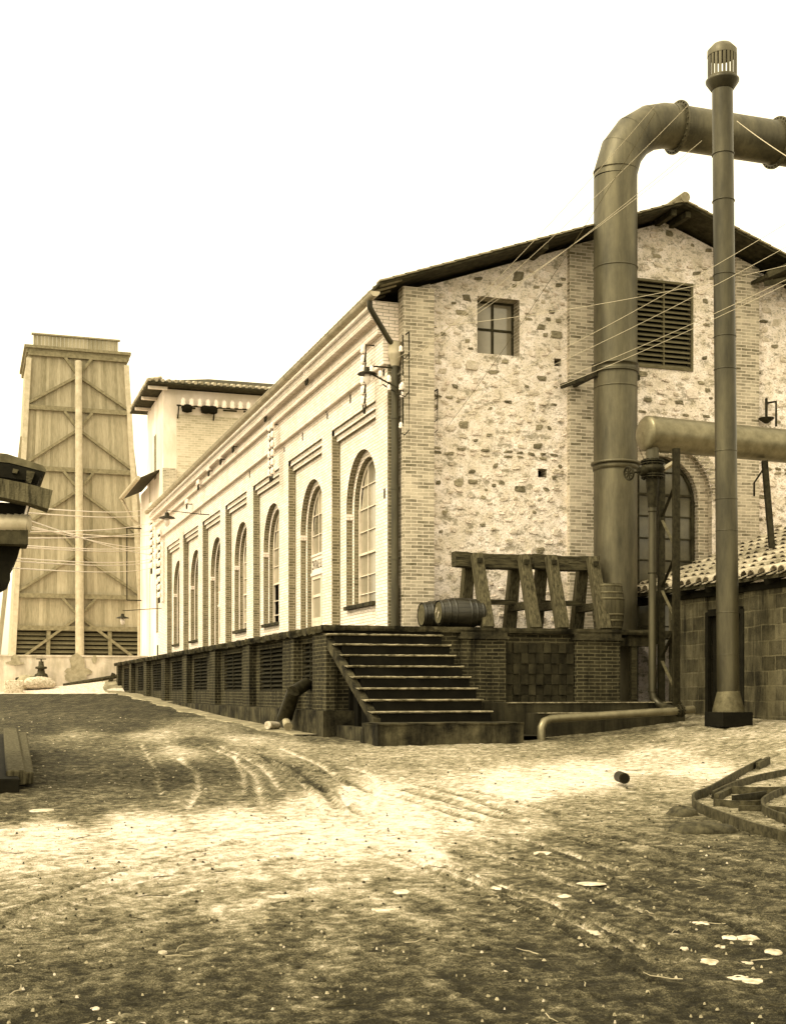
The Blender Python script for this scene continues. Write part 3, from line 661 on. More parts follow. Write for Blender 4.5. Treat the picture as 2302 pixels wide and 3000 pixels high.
# ---------------------------------------------------------------- raised terrace that wraps round the corner
te = thing('terrace','long raised grimy brick terrace with louvred vents along the hall','terrace',(-2,-2,Z(-.8)))
TU, TV = -2.08, -2.0              # outer edges
TE = 31.8                         # far end of the side platform
def rough_strip(mb, a, b, w, h, seg=.12, j=.02, m=0):
    """slab edge with a broken arris, from a to b; w inwards vector, h height downwards"""
    a,b = Vector(a),Vector(b); n=max(2,int((b-a).length/seg)); w=Vector(w); vs=[]
    out=-w.normalized()
    for i in range(n+1):
        p=a.lerp(b,i/n); k=random.random()
        c=-j*2.2 if k<.10 else 0
        o=out*(random.uniform(-j,j)+c)
        vs+=[p+w, p+o+Vector((0,0,random.uniform(-j,0)*.6)), p+o*1.5+Vector((0,0,-h*.55)), p+o+out*-.02+Vector((0,0,-h+random.uniform(-j,j)*.7)), p+w+Vector((0,0,-h))]
    fs=[(i*5+k,(i+1)*5+k,(i+1)*5+k+1,i*5+k+1) for i in range(n) for k in range(4)]
    mb.add(vs,fs,m)
s=MB()
s.box(TU+.1,-.0,TV+.1,TE,TZ-.15,TZ-.004); s.box(0,5.3,TV+.1,.1,TZ-.15,TZ-.004)
rough_strip(s,(TU-.10,TV-.02,TZ),(TU-.10,TE,TZ),(.3,0,0),.13,j=.03)
rough_strip(s,(TU-.10,TV-.08,TZ),(4.62,TV-.08,TZ),(0,.3,0),.10,j=.012)
s.build('slab',M['conc'],te)
wl=MB()
WU=TU+.14; WV=TV+.06; GB=Z(-1.2)
piers=[(-1.98,-1.0),(.45,1.35),(4.62,5.4),(8.9,9.75),(13.4,14.2),(17.75,18.5),(22.2,22.95),(26.6,27.3),(31.1,31.7)]
louv=[(-.9,.35),(2.03,4.19),(6.2,8.4),(10.9,13.0),(15.2,17.2),(19.5,21.6),(23.8,25.8),(28.1,30.2)]
def wq(v0,v1,z0,z1): wl.quad((WU,v0,z0),(WU,v1,z0),(WU,v1,z1),(WU,v0,z1))
prev=TV
for a,b in louv:
    wq(prev,a,GB,TZ-.13); wq(a,b,GB,Z(0)); wq(a,b,Z(.92),TZ-.13); prev=b
    for v in (a,b): wl.quad((WU,v,Z(0)),(WU+.22,v,Z(0)),(WU+.22,v,Z(.92)),(WU,v,Z(.92)))
    for z in (0,.92): wl.quad((WU,a,Z(z)),(WU,b,Z(z)),(WU+.22,b,Z(z)),(WU+.22,a,Z(z)))
wq(prev,TE,GB,TZ-.13)
wl.quad((WU,TE,GB),(0,TE,GB),(0,TE,TZ-.13),(WU,TE,TZ-.13))
# front wall, set under the slab, open bay at the right end
wl.quad((WU,WV,GB),(3.78,WV,GB),(3.78,WV,TZ-.09),(WU,WV,TZ-.09))
wl.quad((3.78,WV,GB),(3.78,0,GB),(3.78,0,TZ-.15),(3.78,WV,TZ-.15))
wl.box(3.78,4.62,WV,WV+.18,TZ-.32,TZ-.15,1)
wl.quad((3.78,-.05,GB),(5.3,-.05,GB),(5.3,-.05,TZ),(3.78,-.05,TZ),2)
wl.build('retaining_wall',[M['dark_brick'],M['conc'],M['black']],te)
for a,b in piers:
    p=MB(); p.box(WU-.15,WU+.05,a,b,Z(-.36),TZ-.135); p.build('pier',M['dark_brick'],te)
for a,b in louv:
    l=MB(); l.box(WU+.19,WU+.2,a,b,Z(0),Z(.92),1); n=10
    for i in range(n):
        z=Z(.0)+.92*i/n
        e=random.uniform(-.012,.012)
        l.hexa([(WU+.0,a+.02,z),(WU+.0,b-.02,z+e),(WU+.15,b-.02,z+.085+e),(WU+.15,a+.02,z+.085),(WU+.0,a+.02,z+.016),(WU+.0,b-.02,z+.016+e),(WU+.15,b-.02,z+.101+e),(WU+.15,a+.02,z+.101)])
    for v in ((a+b)/2,): l.box(WU+.0,WU+.04,v-.02,v+.02,Z(0),Z(.92))
    l.build('louvre',[M['slat'],M['black']],te)
pl=MB()
rough_strip(pl,(WU-.24,TV-.12,Z(-.36)),(WU-.24,TE,Z(-.36)),(.25,0,0),.9,seg=.3,j=.012)
rough_strip(pl,(WU-.24,TV-.12,Z(-.36)),(-1.0,TV-.12,Z(-.36)),(0,.2,0),.9,seg=.2,j=.012)
pl.build('plinth',M['conc'],te)
# front piers with moulded caps, block panel, low ledges
for a,b in ((.50,1.38),(2.85,3.78)):
    p=MB(); p.box(a,b,WV-.14,WV+.05,Z(-.9),TZ-.22); p.build('pier',M['dark_brick'],te)
    c=MB(); c.box(a-.05,b+.05,WV-.19,WV+.05,TZ-.22,TZ-.17); c.box(a-.02,b+.02,WV-.165,WV+.05,TZ-.17,TZ-.095); c.build('pier_cap',M['conc'],te)
bp=MB(); nc_,nr_=9,8
for j in range(nr_):
    for i in range(nc_):
        x0=1.40+(2.83-1.40)*i/nc_; x1=1.40+(2.83-1.40)*(i+1)/nc_; z1=TZ-.28-j*.2
        y=WV-.03-(.035 if (i+j)%2 else 0)-random.random()*.01
        bp.box(x0+.008,x1-.008,y,WV+.02,z1-.188,z1,j=.004)
bp.box(1.385,2.845,WV-.012,WV+.03,TZ-.28-8*.2+.2,TZ-.27,1)
bp.build('block_panel',[M['dark_block'],M['wall_block']],te)
lg=MB()
lg.box(.9,4.5,-3.15,WV,Z(-1.1),Z(-.22)); lg.build('ledge',M['dark_block'],te)
lg=MB(); lg.box(1.3,4.3,-3.6,-3.14,Z(-1.1),Z(-.40)); lg.build('ledge',M['dark_block'],te)
lg=MB(); lg.box(.95,4.3,-3.17,-3.10,Z(-.225),Z(-.205)); lg.build('ledge_edge',M['nosing'],te)
lg=MB(); lg.box(1.35,4.2,-3.62,-3.55,Z(-.405),Z(-.385)); lg.build('ledge_edge',M['nosing'],te)
lg=MB(); lg.box(4.12,4.24,WV+.02,WV+.14,Z(-.25),TZ-.32); lg.build('post',M['old_wood'],te)
# leaning planks at the far end
pk=MB()
for i in range(4): pk.beam((TU-.55+i*.05,TE+.15+.1*i,Z(-.3)),(TU-.1,TE+.1+.05*i,Z(.75)),.16,.03,(0,1,0))
tag(pk.build('plank_stack',M['old_wood']),'old planks leaning against the far end of the grimy terrace','planks')
# kerb strip of pale cement along the side platform
kb=MB(); n=60
for i in range(n):
    v0=-1.6+i*(34.4/n); v1=v0+34.4/n
    def gp(u,v): X,Y=w2c((u,v)); return (u,v,Z(float(gz(X,Y)))+.022)
    def gp2(u,v): X,Y=w2c((u,v)); return (u,v,Z(float(gz(X,Y)))-.12)
    e=(lambda v: -2.62-.10*math.sin(v*1.3)-.06*math.sin(v*3.1))
    kb.quad(gp(-1.9,v0),gp(e(v0),v0),gp(e(v1),v1),gp(-1.9,v1)); kb.quad(gp(e(v0),v0),gp2(e(v0)-.12,v0),gp2(e(v1)-.12,v1),gp(e(v1),v1))
kb.build('kerb',mat('cement_strip',.10,.34,2.5,bump=.5,bscale=40))['kind']='structure'
# ---------------------------------------------------------------- staircase
stc = thing('staircase','open flight of dark stone steps with chipped pale edges up to the terrace','stairs',(0,-4.5,Z(-.8)))
T=[(699.4,1355.6,947),(716,1376.9,964),(733,1399.4,974),(743.5,1423,991),(755.7,1446,1006.5),(769,1470.4,1021),(782,1495,1033),(796.7,1520.5,1053)]
run=.315; tread=[]
for i,(xl,y,xr) in enumerate(T):
    v=-2.12-run*i; L_=on_v(xl,y,v); R_=on_v(xr,y,v); tread.append((L_.x,R_.x,(L_.z+R_.z)/2,v))
z9=Z(-.53)
for i,(ul,ur,z,v) in enumerate(tread):
    t=MB(); nx=int((ur-ul)/.05)
    vs=[]
    for k in range(nx+1):
        x=ul+(ur-ul)*k/nx; ch=vnoise(np.array(x*3.1+i*7.),np.array(i*3.3),4); c=max(0,float(ch)-.62)*.22; jj=random.uniform(-.004,.004)
        if k<3: c=max(c,.03)
        vs+=[(x,v+run+.02,z),(x,v-.02+c,z+jj-c*.15),(x,v-.03+c,z-.016+jj),(x,v-.01+c*1.1,z-.034-c*.1),(x,v+.03,z-.036)]
    fs=[(k*5+q,(k+1)*5+q,(k+1)*5+q+1,k*5+q+1) for k in range(nx) for q in range(4)]
    t.add(vs,fs); t.add(vs[:5],[(0,1,2,3,4)]); t.add(vs[-5:],[(4,3,2,1,0)])
    to=t.build('tread',M['nosing'],stc)
    zn = tread[i+1][2] if i+1<len(tread) else z9
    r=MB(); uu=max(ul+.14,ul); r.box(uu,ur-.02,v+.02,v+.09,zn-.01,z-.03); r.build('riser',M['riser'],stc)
# topmost riser under the terrace edge
r=MB(); r.box(tread[0][0]+.12,tread[0][1],TV-.02,TV+.04,tread[0][2],TZ-.09); r.build('riser',M['riser'],stc)
# inclined stringer slabs below the treads
sl=MB(); (a0,b0,z0,v0),(a1,b1,z1,v1)=tread[0],tread[-1]
def slab(ua0,ua1,ub0,ub1,th,m):
    p=[(ua0,v0+.1,z0-.10),(ua1,v0+.1,z0-.10),(ub1,v1+.02,z1-.12),(ub0,v1+.02,z1-.12)]
    q=[(x,y,z-th) for x,y,z in p]
    sl.hexa([q[0],q[1],q[2],q[3],p[0],p[1],p[2],p[3]],m)
slab(a0+.02,a0+.14,a1+.02,a1+.14,.16,0); 
sl.build('stringer',M['conc'],stc)
bk=MB(); n=len(tread)
for i,(ul,ur,z,v) in enumerate(tread):
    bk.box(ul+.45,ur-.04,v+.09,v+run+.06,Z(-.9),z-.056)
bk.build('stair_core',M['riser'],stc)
bs=MB(); A=on_v(848,1545,-4.95); BR=on_v(1119,1545,-5.05).x
bs.box(A.x-.35,BR,-5.05,-4.2,Z(-1.15),z9); 
rough_strip(bs,(A.x-.36,-5.07,z9+.012),(BR+.01,-5.07,z9+.012),(0,.75,0),.045,j=.01)
bs.build('base_slab',M['conc'],stc)
lw=MB(); lw.box(-1.95,A.x-.36,-4.3,-4.12,Z(-1.2),Z(-.62)); lw.box(-1.95,-1.78,-4.12,TV-.15,Z(-1.2),Z(-.62)); lw.build('low_wall',M['conc'],stc)
lw=MB(); lw.quad((-1.78,-4.12,Z(-.78)),(1.4,-4.12,Z(-.78)),(1.4,-2,Z(-.78)),(-1.78,-2,Z(-.78))); lw.build('pit_floor',M['dark_block'],stc)
# ---------------------------------------------------------------- annex beyond the hall
an = thing('annex_building','tall pale annex with tiled eaves rising behind the far end of the hall','building',(0,33,TZ))
AV=32.2; AD=5.2; AT=Z(13.15); AF=AV+AD
a=MB()
a.box(-.02,11,AV,AV+.35,TZ-.3,AT,0); a.box(-.02,.35,AV+.35,AF,TZ-.3,AT,0); a.box(.35,11,AF-.3,AF,TZ-.3,AT,0); a.box(10.7,11,AV+.35,AF-.3,TZ-.3,AT,0)
a.build('wall',M['plaster'],an)
a=MB(); a.box(.55,10.5,AV-.0,AV-.006,Z(5.5),Z(12.1)); a.box(-.024,-.02,AF-1.1,AF-.6,TZ,AT-3)
a.build('brick_panel',mat('annex_brick',.34,.62,1.5,brick=(.3,.1,.012),mortar=.62,bump=.3),an)
a=MB()
a.box(-.06,.5,AV-.07,AV,Z(4),Z(9.7),0)
a.build('corner_pier',M['gable_brick'],an)
for i in range(9):
    d=MB(); u=.75+i*.92; d.box(u,u+.62,AV-.02,AV+.05,Z(12.35),Z(12.42)); d.build('frieze_slot',M['soffit'],an)
for (v0,v1,z0,z1) in ((AV+2.2,AV+2.9,9.6,11.6),(AV+1.4,AV+2.1,5.9,7.3),(AV+1.5,AV+2.2,2.6,4.6),(AV+1.0,AV+2.0,1.19,2.05)):
    d=MB(); d.box(-.03,.0,v0,v1,Z(z0),Z(z1)); d.build('window',M['jamb'] if z0>2 else M['dark_frame'],an)
r=MB(); ez=AT+.05
P0=[(-.75,AV-.75,ez),(11.6,AV-.75,ez),(11.6,AF+.7,ez),(-.75,AF+.7,ez)]; P1=[(2.4,AV+2.4,ez+1.1),(8.6,AV+2.4,ez+1.1),(8.6,AF-2.4,ez+1.1),(2.4,AF-2.4,ez+1.1)]
r.add(P0+[(x,y,z+.07) for x,y,z in P0]+P1,[(0,1,2,3),(0,1,5,4),(1,2,6,5),(2,3,7,6),(3,0,4,7),(4,5,9,8),(5,6,10,9),(6,7,11,10),(7,4,8,11),(8,9,10,11)],0)
ro=r.build('roof',M['soffit'],an)
r=MB()
for i in range(44): u=-.72+i*.28; r.tube([(u,AV-.82,ez+.12),(u,AV-.2,ez+.26)],[.08,.07],6)
for i in range(22): v=AV-.7+i*.28; r.tube([(-.82,v,ez+.12),(-.2,v,ez+.26)],[.08,.07],6)
r.build('roof_tile',M['tile'],ro)
for v in (AV-.3,AV+1.9,AV+4.2):
    r=MB(); r.beam((-.72,v,ez-.1),(.1,v,ez-.1),.10,.13); r.build('rafter',M['plaster'],an)
# lower side roof with its own gutter
r=MB(); 
e0,e1=AV+1.2,AV+7.5
r.hexa([(-.9,e0,Z(9.35)),(.0,e0,Z(9.75)),(.0,e1,Z(9.75)),(-.9,e1,Z(9.35)),(-.9,e0,Z(9.42)),(.0,e0,Z(9.85)),(.0,e1,Z(9.85)),(-.9,e1,Z(9.42))]); r.build('canopy',M['soffit'],an)
r=MB(); r.tube([(-.97,e0-.05,Z(9.4)),(-.97,e1+.1,Z(9.4))],.1,10); r.tube([(-.97,e1-.3,Z(9.3)),(-.5,e1-.1,Z(8.4)),(-.15,e1-.2,Z(8.1)),(-.15,e1-.2,TZ)],.07,8); r.build('gutter',M['zinc'],an)
r=MB(); r.box(-.03,5,AF,AF+2.5,TZ-.3,Z(9.6)); r.build('rear_wing_wall',M['plaster'],an)
# tall narrow cable frame on the side wall
fr=MB(); v=AF+1.9
fr.beam((-.75,v,Z(4.4)),(-.75,v,Z(7.9)),.05,.05); fr.beam((-.75,v,Z(7.9)),(-.05,v,Z(7.9)),.05,.05); fr.beam((-.75,v,Z(4.4)),(-.05,v,Z(4.4)),.05,.05)
fr.build('cable_frame',M['iron'],an)
# ---------------------------------------------------------------- timber cooling tower
ct = thing('cooling_tower','tall tapering boarded timber tower with cross braces and louvred foot','tower',(-2.45,50,Z(0)))
BV=46.; BD=7.0; ZB=.2; ZT=17.9
def face(s,z,off=0):              # s in -1..1 across the front, z height
    k=(z-1.9)/(18.4-1.9); hw=3.42-(3.42-2.55)*k
    return Vector((-2.45+s*hw, BV+.85*k-off, Z(z)))
zs=[3.3,5.0,8.35,11.75,15.0,17.9]
bd=MB(); nb=37
for i in range(nb):
    s0=-1+2*i/nb; s1=-1+2*(i+1)/nb
    for z0,z1 in zip(zs[:-1],zs[1:]):
        o=random.uniform(0,.02); a_,b_,c_,d_=face(s0,z0,o),face(s1,z0,o),face(s1,z1,o),face(s0,z1,o)
        bd.hexa([a_,b_,b_+Vector((0,.05,0)),a_+Vector((0,.05,0)),d_,c_,c_+Vector((0,.05,0)),d_+Vector((0,.05,0))],0,random.gauss(.5,.28))
bd.build('boarding',M['tower_wood'],ct)
sdm=MB()
for s in (-1,1):
    a_=face(s,ZB,-.1);b_=face(s,ZT,-.1)
    sdm.quad(a_,a_+Vector((0,BD,0)),b_+Vector((0,BD-1.7,0)),b_)
a_,b_=face(-1,ZB,-.1)+Vector((0,BD,0)),face(1,ZB,-.1)+Vector((0,BD,0)); sdm.quad(a_,b_,face(1,ZT)+Vector((0,BD-1.7,0)),face(-1,ZT)+Vector((0,BD-1.7,0)))
sdm.build('side_wall',M['tower_wood'],ct)
for i,z in enumerate(zs):
    g=MB(); g.beam(face(-1.0,z,.12),face(1.0,z,.12),.16,.24,(0,0,1)); g.build('girt',M['tower_beam'],ct)
tops=zs[2:]; bots=zs[1:-1]
for z0,z1 in list(zip(zs[1:-1],zs[2:]))+[(1.2,5.0)]:
    for s in (-1,1):
        g=MB(); e=.30 if z0>2 else .30
        g.beam(face(s*.99,z0+.15,.1),face(-s*e*.0,z1-1.05 if z0>2 else 3.95,.1),.14,.2,(0,1,0)); g.build('brace',M['tower_beam'],ct)
        g=MB(); g.beam(face(-s*.0,z1-1.05,.1),face(-s*.26,z1-.12,.1),.14,.2,(0,1,0)); g.build('brace',M['tower_beam'],ct)
g=MB(); g.tube([face(0,ZB,.32),face(0,ZT-.3,.32)],[.24,.18],10); g.build('centre_post',M['tower_post'],ct)
for s in (-1,1):
    g=MB(); g.beam(face(s*.985,ZB,.12),face(s*.98,ZT-.3,.12),.26,.24,(0,1,0)); g.build('corner_post',M['tower_post'],ct)
    g=MB(); p=face(s,ZB,0)+Vector((s*.75,.6,0)); g.beam(p,face(s,13.5,-.6)+Vector((s*.05,0,0)),.22,.22,(0,1,0)); g.build('raking_post',M['tower_wood'],ct)
for s0,s1 in ((-.97,-.5),(-.44,-.04),(.04,.44),(.5,.97)):
    g=MB()
    for i in range(9):
        z=1.3+i*.23
        a_,b_=face(s0,z,.05),face(s1,z,.05)
        g.hexa([a_,b_,b_+Vector((0,.14,.14)),a_+Vector((0,.14,.14)),a_+Vector((0,0,.03)),b_+Vector((0,0,.03)),b_+Vector((0,.14,.17)),a_+Vector((0,.14,.17))],0)
    a_,b_=face(s0,1.0,-.3),face(s1,1.0,-.3); g.quad(a_,b_,b_+Vector((0,0,2.3)),a_+Vector((0,0,2.3)),1)
    g.build('louvre',[M['slat_grey'],M['black']],ct)
for s in (-.47,.47):
    g=MB(); g.beam(face(s,ZB,.08),face(s,3.3,.08),.2,.15,(0,1,0)); g.build('post',M['tower_beam'],ct)
g=MB(); p=face(-1.0,17.9); q=face(1.0,17.9); g.box(p.x-.10,q.x+.12,p.y-.18,p.y+6,Z(17.92),Z(18.15)); g.box(p.x-.2,q.x+.2,p.y-.30,p.y+6,Z(18.15),Z(18.3)); g.build('cornice',M['tower_beam'],ct)
g=MB()
for i in range(22):
    x0=p.x+.3+i*(q.x-p.x-.7)/22; g.box(x0,x0+(q.x-p.x-.7)/22-.01,p.y+.5,p.y+.58,Z(18.3),Z(19.05),0,random.random())
g.box(p.x+.2,q.x-.3,p.y+.42,p.y+.66,Z(19.05),Z(19.13)); g.build('parapet',M['tower_wood'],ct)
# ---------------------------------------------------------------- far boundary wall
bw_=MB(); bw_.box(-16,-.6,32.9,33.2,Z(-.6),Z(1.46),0); bw_.box(-16,-.6,32.86,33.24,Z(1.46),Z(1.53),0)
tag(bw_.build('boundary_wall',M['boundary']),'low pale rendered wall with damp stains in front of the timber tower','wall')
# damp stains are thin scabs of lost render with a shape of their own
dm=MB()
def blob(cx,cz,w_,h_,seed):
    r_=random.Random(seed); n=16
    dm.add([(cx+w_*math.cos(2*math.pi*i/n)*r_.uniform(.8,1.05),32.854-seed*.00001,cz+h_*math.sin(2*math.pi*i/n)*r_.uniform(.8,1.05)) for i in range(n)],[tuple(range(n))])
for x_,y_,w_,h_ in ((165,1418,.35,.45),(166,1436,.62,.22),(160,1449,.5,.25),(170,1446,.35,.3),(32,1412,.2,.25),(32,1418,.42,.1),(202,1410,.12,.2)):
    p=on_v(x_,y_,32.854); blob(p.x,p.z,w_,h_,int(x_+y_))
so=dm.build('damp_stain',mat('damp_render',.24,.4,5,bump=.2),bpy.data.objects['boundary_wall'])
pp=MB(); a_,b_=on_v(135,1466,32.6),on_v(262,1444,32.6); pp.tube([a_,b_],.09,10); tag(pp.build('iron_pipe',M['rail']),'long pipe lying on the pale slope at the foot of the far wall','pipe')
# standing valve against the far wall
p=on_v(88,1463,32.45)
hy=MB(); hy.lathe(p-Vector((0,0,.08)),(0,0,1),[(0,.26),(.1,.30),(.35,.30),(.5,.26),(.56,.16),(.72,.14),(.74,.24),(.82,.24),(.84,.12),(1.05,.10)],16)
hv=thing('valve','old iron valve with a handwheel standing against the far wall','valve',p); hy.build('body',M['rail'],hv)
hw=MB(); hw.lathe(p+Vector((0,0,.97)),(0,0,1),[(0,.03),(.1,.03)],8); hw.box(p.x-.2,p.x+.2,p.y-.03,p.y+.03,p.z+1.05,p.z+1.09); hw.build('handwheel',M['iron'],hv)
def sack(c,sx,sy,sz,m,name,label,seed,grp):
    mb=MB(); n,k=14,9; vs=[]; r_=random.Random(seed)
    for j in range(k+1):
        th=math.pi*j/k
        for i in range(n):
            a=2*math.pi*i/n; f_=1+.14*math.sin(a*3+seed)+.09*r_.uniform(-1,1)
            vs.append((c[0]+sx*math.cos(a)*math.sin(th)**.7*f_, c[1]+sy*math.sin(a)*math.sin(th)**.7*f_, c[2]+sz*(1-math.cos(th))/2*(1+.04*r_.uniform(-1,1))))
    mb.add(vs,[(j*n+i,j*n+(i+1)%n,(j+1)*n+(i+1)%n,(j+1)*n+i) for j in range(k) for i in range(n)],0,True)
    tag(mb.build(name,m),label,'sack',grp)
g_='sacks heaped by the far wall'
p=on_v(57,1471,31.9); sack(p-Vector((0,0,.08)),.5,.35,.62,M['sack'],'sack','dark brown sack at the left of the heap by the far wall',1,g_)
p=on_v(80,1470,31.7); sack(p-Vector((0,0,.06)),.62,.4,.52,M['limestone'],'sack','bulging white sack in front of the standing valve',2,g_)
p=on_v(101,1469,31.7); sack(p-Vector((0,0,.06)),.34,.3,.36,M['limestone'],'sack','small pale sack at the right of the heap by the far wall',3,g_)
p=on_v(66,1456,31.9); sack(p-Vector((0,0,.05)),.55,.3,.26,M['old_wood'],'sack','flat dark sack lying on top of the heap by the far wall',4,g_)
p=on_v(30,1482,30.6); mb=MB(); mb.box(p.x-.38,p.x+.38,p.y-.3,p.y+.3,p.z-.1,p.z+.5,j=.05); tag(mb.build('stone_block',M['limestone'],bevel=.04),'rough squared stone block in front of the far pale wall','stone block')
# ---------------------------------------------------------------- great bent exhaust duct
DU,DV,DR = 4.31,-.9,.44
ed = thing('exhaust_duct','great riveted steel duct rising before the gable and bending away to the right','duct',(DU,DV,TZ))
HZ=Z(11.68); BRD=1.25
d=MB(); d.tube([(DU,DV,Z(-.3)),(DU,DV,HZ-BRD)],DR,40); d.build('riser_pipe',M['pipe'],ed)
d=MB(); pts=[(DU+BRD-BRD*math.cos(a),DV,HZ-BRD+BRD*math.sin(a)) for a in np.radians([0,7,27,47,67,83,90])]
d.tube(pts,DR,40,sm=True,caps=False)
d.build('elbow',M['pipe'],ed)
d=MB(); d.tube([(DU+BRD,DV,HZ),(16,DV,HZ)],DR,40); d.build('top_pipe',M['pipe'],ed)
def flange(c,ax,r,w_,parent,bolts=28,m='pipe',name='flange'):
    f=MB(); c=Vector(c); ax=Vector(ax); f.lathe(c-ax*w_/2,ax,[(0,r),(w_,r)],40)
    ref=Vector((0,0,1)) if abs(ax.z)<.9 else Vector((1,0,0)); a=ax.cross(ref).normalized(); b=a.cross(ax).normalized()
    for i in range(bolts):
        t=2*math.pi*i/bolts; p=c+(a*math.cos(t)+b*math.sin(t))*(r-.035); f.lathe(p-ax*(w_/2+.025),ax,[(0,.018),(w_+.05,.018)],6)
    return f.build(name,M[m],parent)
flange((5.72,DV,HZ),(1,0,0),DR+.09,.04,ed); flange((8.12,DV,HZ),(1,0,0),DR+.09,.05,ed)
def seam(x,y,z,r,parent,h=.02,t=.012,m='pipe'):
    f=MB(); f.lathe((x,y,z-h/2),(0,0,1),[(0,r-.01),(0.001,r+t),(h,r+t),(h+.001,r-.01)],40); f.build('seam_ring',M[m],parent)
for y_ in (367,575,830): 
    z=(1477-y_)*26.5/2780; seam(DU,DV,Z(z),DR,ed)
seam(DU,DV,Z((1477-992)*26.5/2780),DR,ed,.05,.06); seam(DU,DV,Z((1477-1000)*26.5/2780),DR,ed,.12,.02)
for a in (27,47,67):
    f=MB(); ar=R(a); c=Vector((DU+BRD-BRD*math.cos(ar),DV,HZ-BRD+BRD*math.sin(ar))); ax=Vector((math.sin(ar),0,math.cos(ar)))
    f.lathe(c-ax*.006,ax,[(0,DR+.004),(.012,DR+.004)],40,caps=False); f.build('seam_ring',M['pipe'],ed)
cz=Z((1477-790)*26.5/2780)
f=MB(); f.lathe((DU,DV,cz-.09),(0,0,1),[(0,DR),(.001,DR+.035),(.03,DR+.035),(.031,DR+.015),(.15,DR+.015),(.151,DR+.03),(.18,DR+.03),(.181,DR)],40)
for s in (-1,1): f.box(DU+s*(DR+.03)-.05,DU+s*(DR+.03)+.05,DV-.05,DV+.05,cz-.09,cz+.07)
f.build('clamp_band',M['pipe_dark'],ed)
for s in (-1,1):
    f=MB(); f.beam((DU+s*(DR+.04),DV-.08,cz-.14),(DU+s*(DR+.04),.1,cz-.14),.08,.10); f.build('wall_bracket',M['iron'],ed)
f=MB(); f.beam((DU-DR-.35,.0,cz-.2),(DU-DR-.02,-.55,cz-.12),.07,.09); f.build('wall_bracket',M['iron'],ed)
# ---------------------------------------------------------------- slender vent stack
SY=22.3
sb=at(1557,1535,SY); sx,sy=sb.x,sb.y; stp=at(1544,190,SY)
vk = thing('vent_stack','slender free standing iron stack with a slotted cap','stack',sb)
def sp_(t): return Vector((sx,sy,0)).lerp(Vector((stp.x,stp.y,0)),t)
zb=sb.z; zt=stp.z
def sax(z): p=sp_((z-zb)/(zt-zb)); return Vector((p.x,p.y,z))
SR=.186
d=MB(); d.tube([sax(zb+.45),sax(zb+4),sax(zt)],[SR+.004,SR,SR-.01],28); d.build('stack_pipe',M['pipe_dark'],vk)
for y_ in (330,430,588,720,790,965,1068,1135,1310,1400):
    z=E+(1477-y_)*SY/2780; seam(sax(z).x,sax(z).y,z,SR,vk,.014,.006,'pipe_dark')
d=MB(); d.lathe(sax(zb+.10),(0,0,1),[(0,.27),(.04,.27),(.36,.19)],28); d.build('base_cone',M['hoop'],vk)
d=MB(); d.box(sx-.29,sx+.29,sy-.29,sy+.29,zb-.15,zb+.10); d.build('base_block',M['riser'],vk)
d=MB(); d.lathe(sax(zt-.02),(0,0,1),[(0,SR),(.14,.28),(.17,.285),(.2,.25)],28); d.build('cap_collar',M['pipe_dark'],vk)
for i in range(22):
    a=2*math.pi*i/22; c=sax(zt+.15); q=c+Vector((math.cos(a)*.24,math.sin(a)*.24,0))
    if i==0: cm=MB()
    cm.beam(q,q+Vector((0,0,.42)),.046,.012,(math.cos(a),math.sin(a),0))
cm.lathe(sax(zt+.56),(0,0,1),[(0,.25),(.10,.25),(.2,.16),(.24,.02)],28); cm.lathe(sax(zt+.15),(0,0,1),[(0,.25),(.05,.25)],28)
cm.build('slotted_cap',M['pipe'],vk)
# ---------------------------------------------------------------- steam header on a lattice support
HY=24.3
hA=at(1382,926,HY); ang=R(5.0); hd=Vector((math.cos(ang),math.sin(ang),0)); HR=.325
sh = thing('steam_header','fat horizontal steel pipe with a domed left end crossing behind the slender stack','pipe',hA)
d=MB(); d.tube([hA,hA+hd*9],HR,36,caps=False); d.build('header_pipe',M['header'],sh)
d=MB(); d.lathe(hA+hd*.02,-hd,[(0,HR+.002),(.03,HR),(.06,HR*.93),(.085,HR*.75),(.10,HR*.4),(.105,.01)],36,caps=False); d.build('end_cap',M['header'],sh)
vx=at(1394.5,1000,HY); vX,vY=vx.x,vx.y+.0
nz=thing('steam_valve','round bodied flanged stop valve with a small handwheel under the fat horizontal pipe','valve',(vX,vY,Z(4.1)))
def zy(y): return E+(1477-y)*HY/2780
d=MB(); d.lathe((vX,vY,zy(982)),(0,0,1),[(0,.12),(.45,.12)],20); d.build('nozzle',M['pipe'],nz)
for y_ in (986,991,1015,1020): flange((vX,vY,zy(y_)),(0,0,1),.215,.022,nz,12,'iron')
d=MB(); h=zy(989)-zy(1017); d.lathe((vX,vY,zy(1017)),(0,0,1),[(0,.12),(.05,.2),(h*.4,.235),(h*.6,.235),(h-.05,.19),(h,.12)],24)
wdir=(at(1343,1013,HY-.35)-Vector((vX,vY,zy(1004)))); p0=Vector((vX,vY,zy(1003)))
d.tube([p0,p0+wdir*.55],[.11,.075],12); d.build('valve_body',M['iron'],nz)
d=MB(); p1=p0+wdir; d.tube([p0+wdir*.5,p1],.018,8); 
pp_=p0+wdir*.98; d.torus(pp_,wdir.normalized(),.115,.02,24,8)
a=wdir.normalized().cross(Vector((0,0,1))).normalized(); b=a.cross(wdir.normalized())
for k in range(4):
    t=math.pi/4*k; v_=(a*math.cos(t)+b*math.sin(t))*.115; d.tube([pp_-v_,pp_+v_],.012,6)
d.build('handwheel',M['iron'],nz)
dr=thing('drain_pipe','thin vertical pipe running down from the round valve to an elbow at the ground','pipe',(vX,vY,Z(-.2)))
d=MB(); d.lathe((vX,vY,zy(1085)),(0,0,1),[(0,.085),(zy(1022)-zy(1085),.13)],20); d.build('reducer',M['iron'],dr)
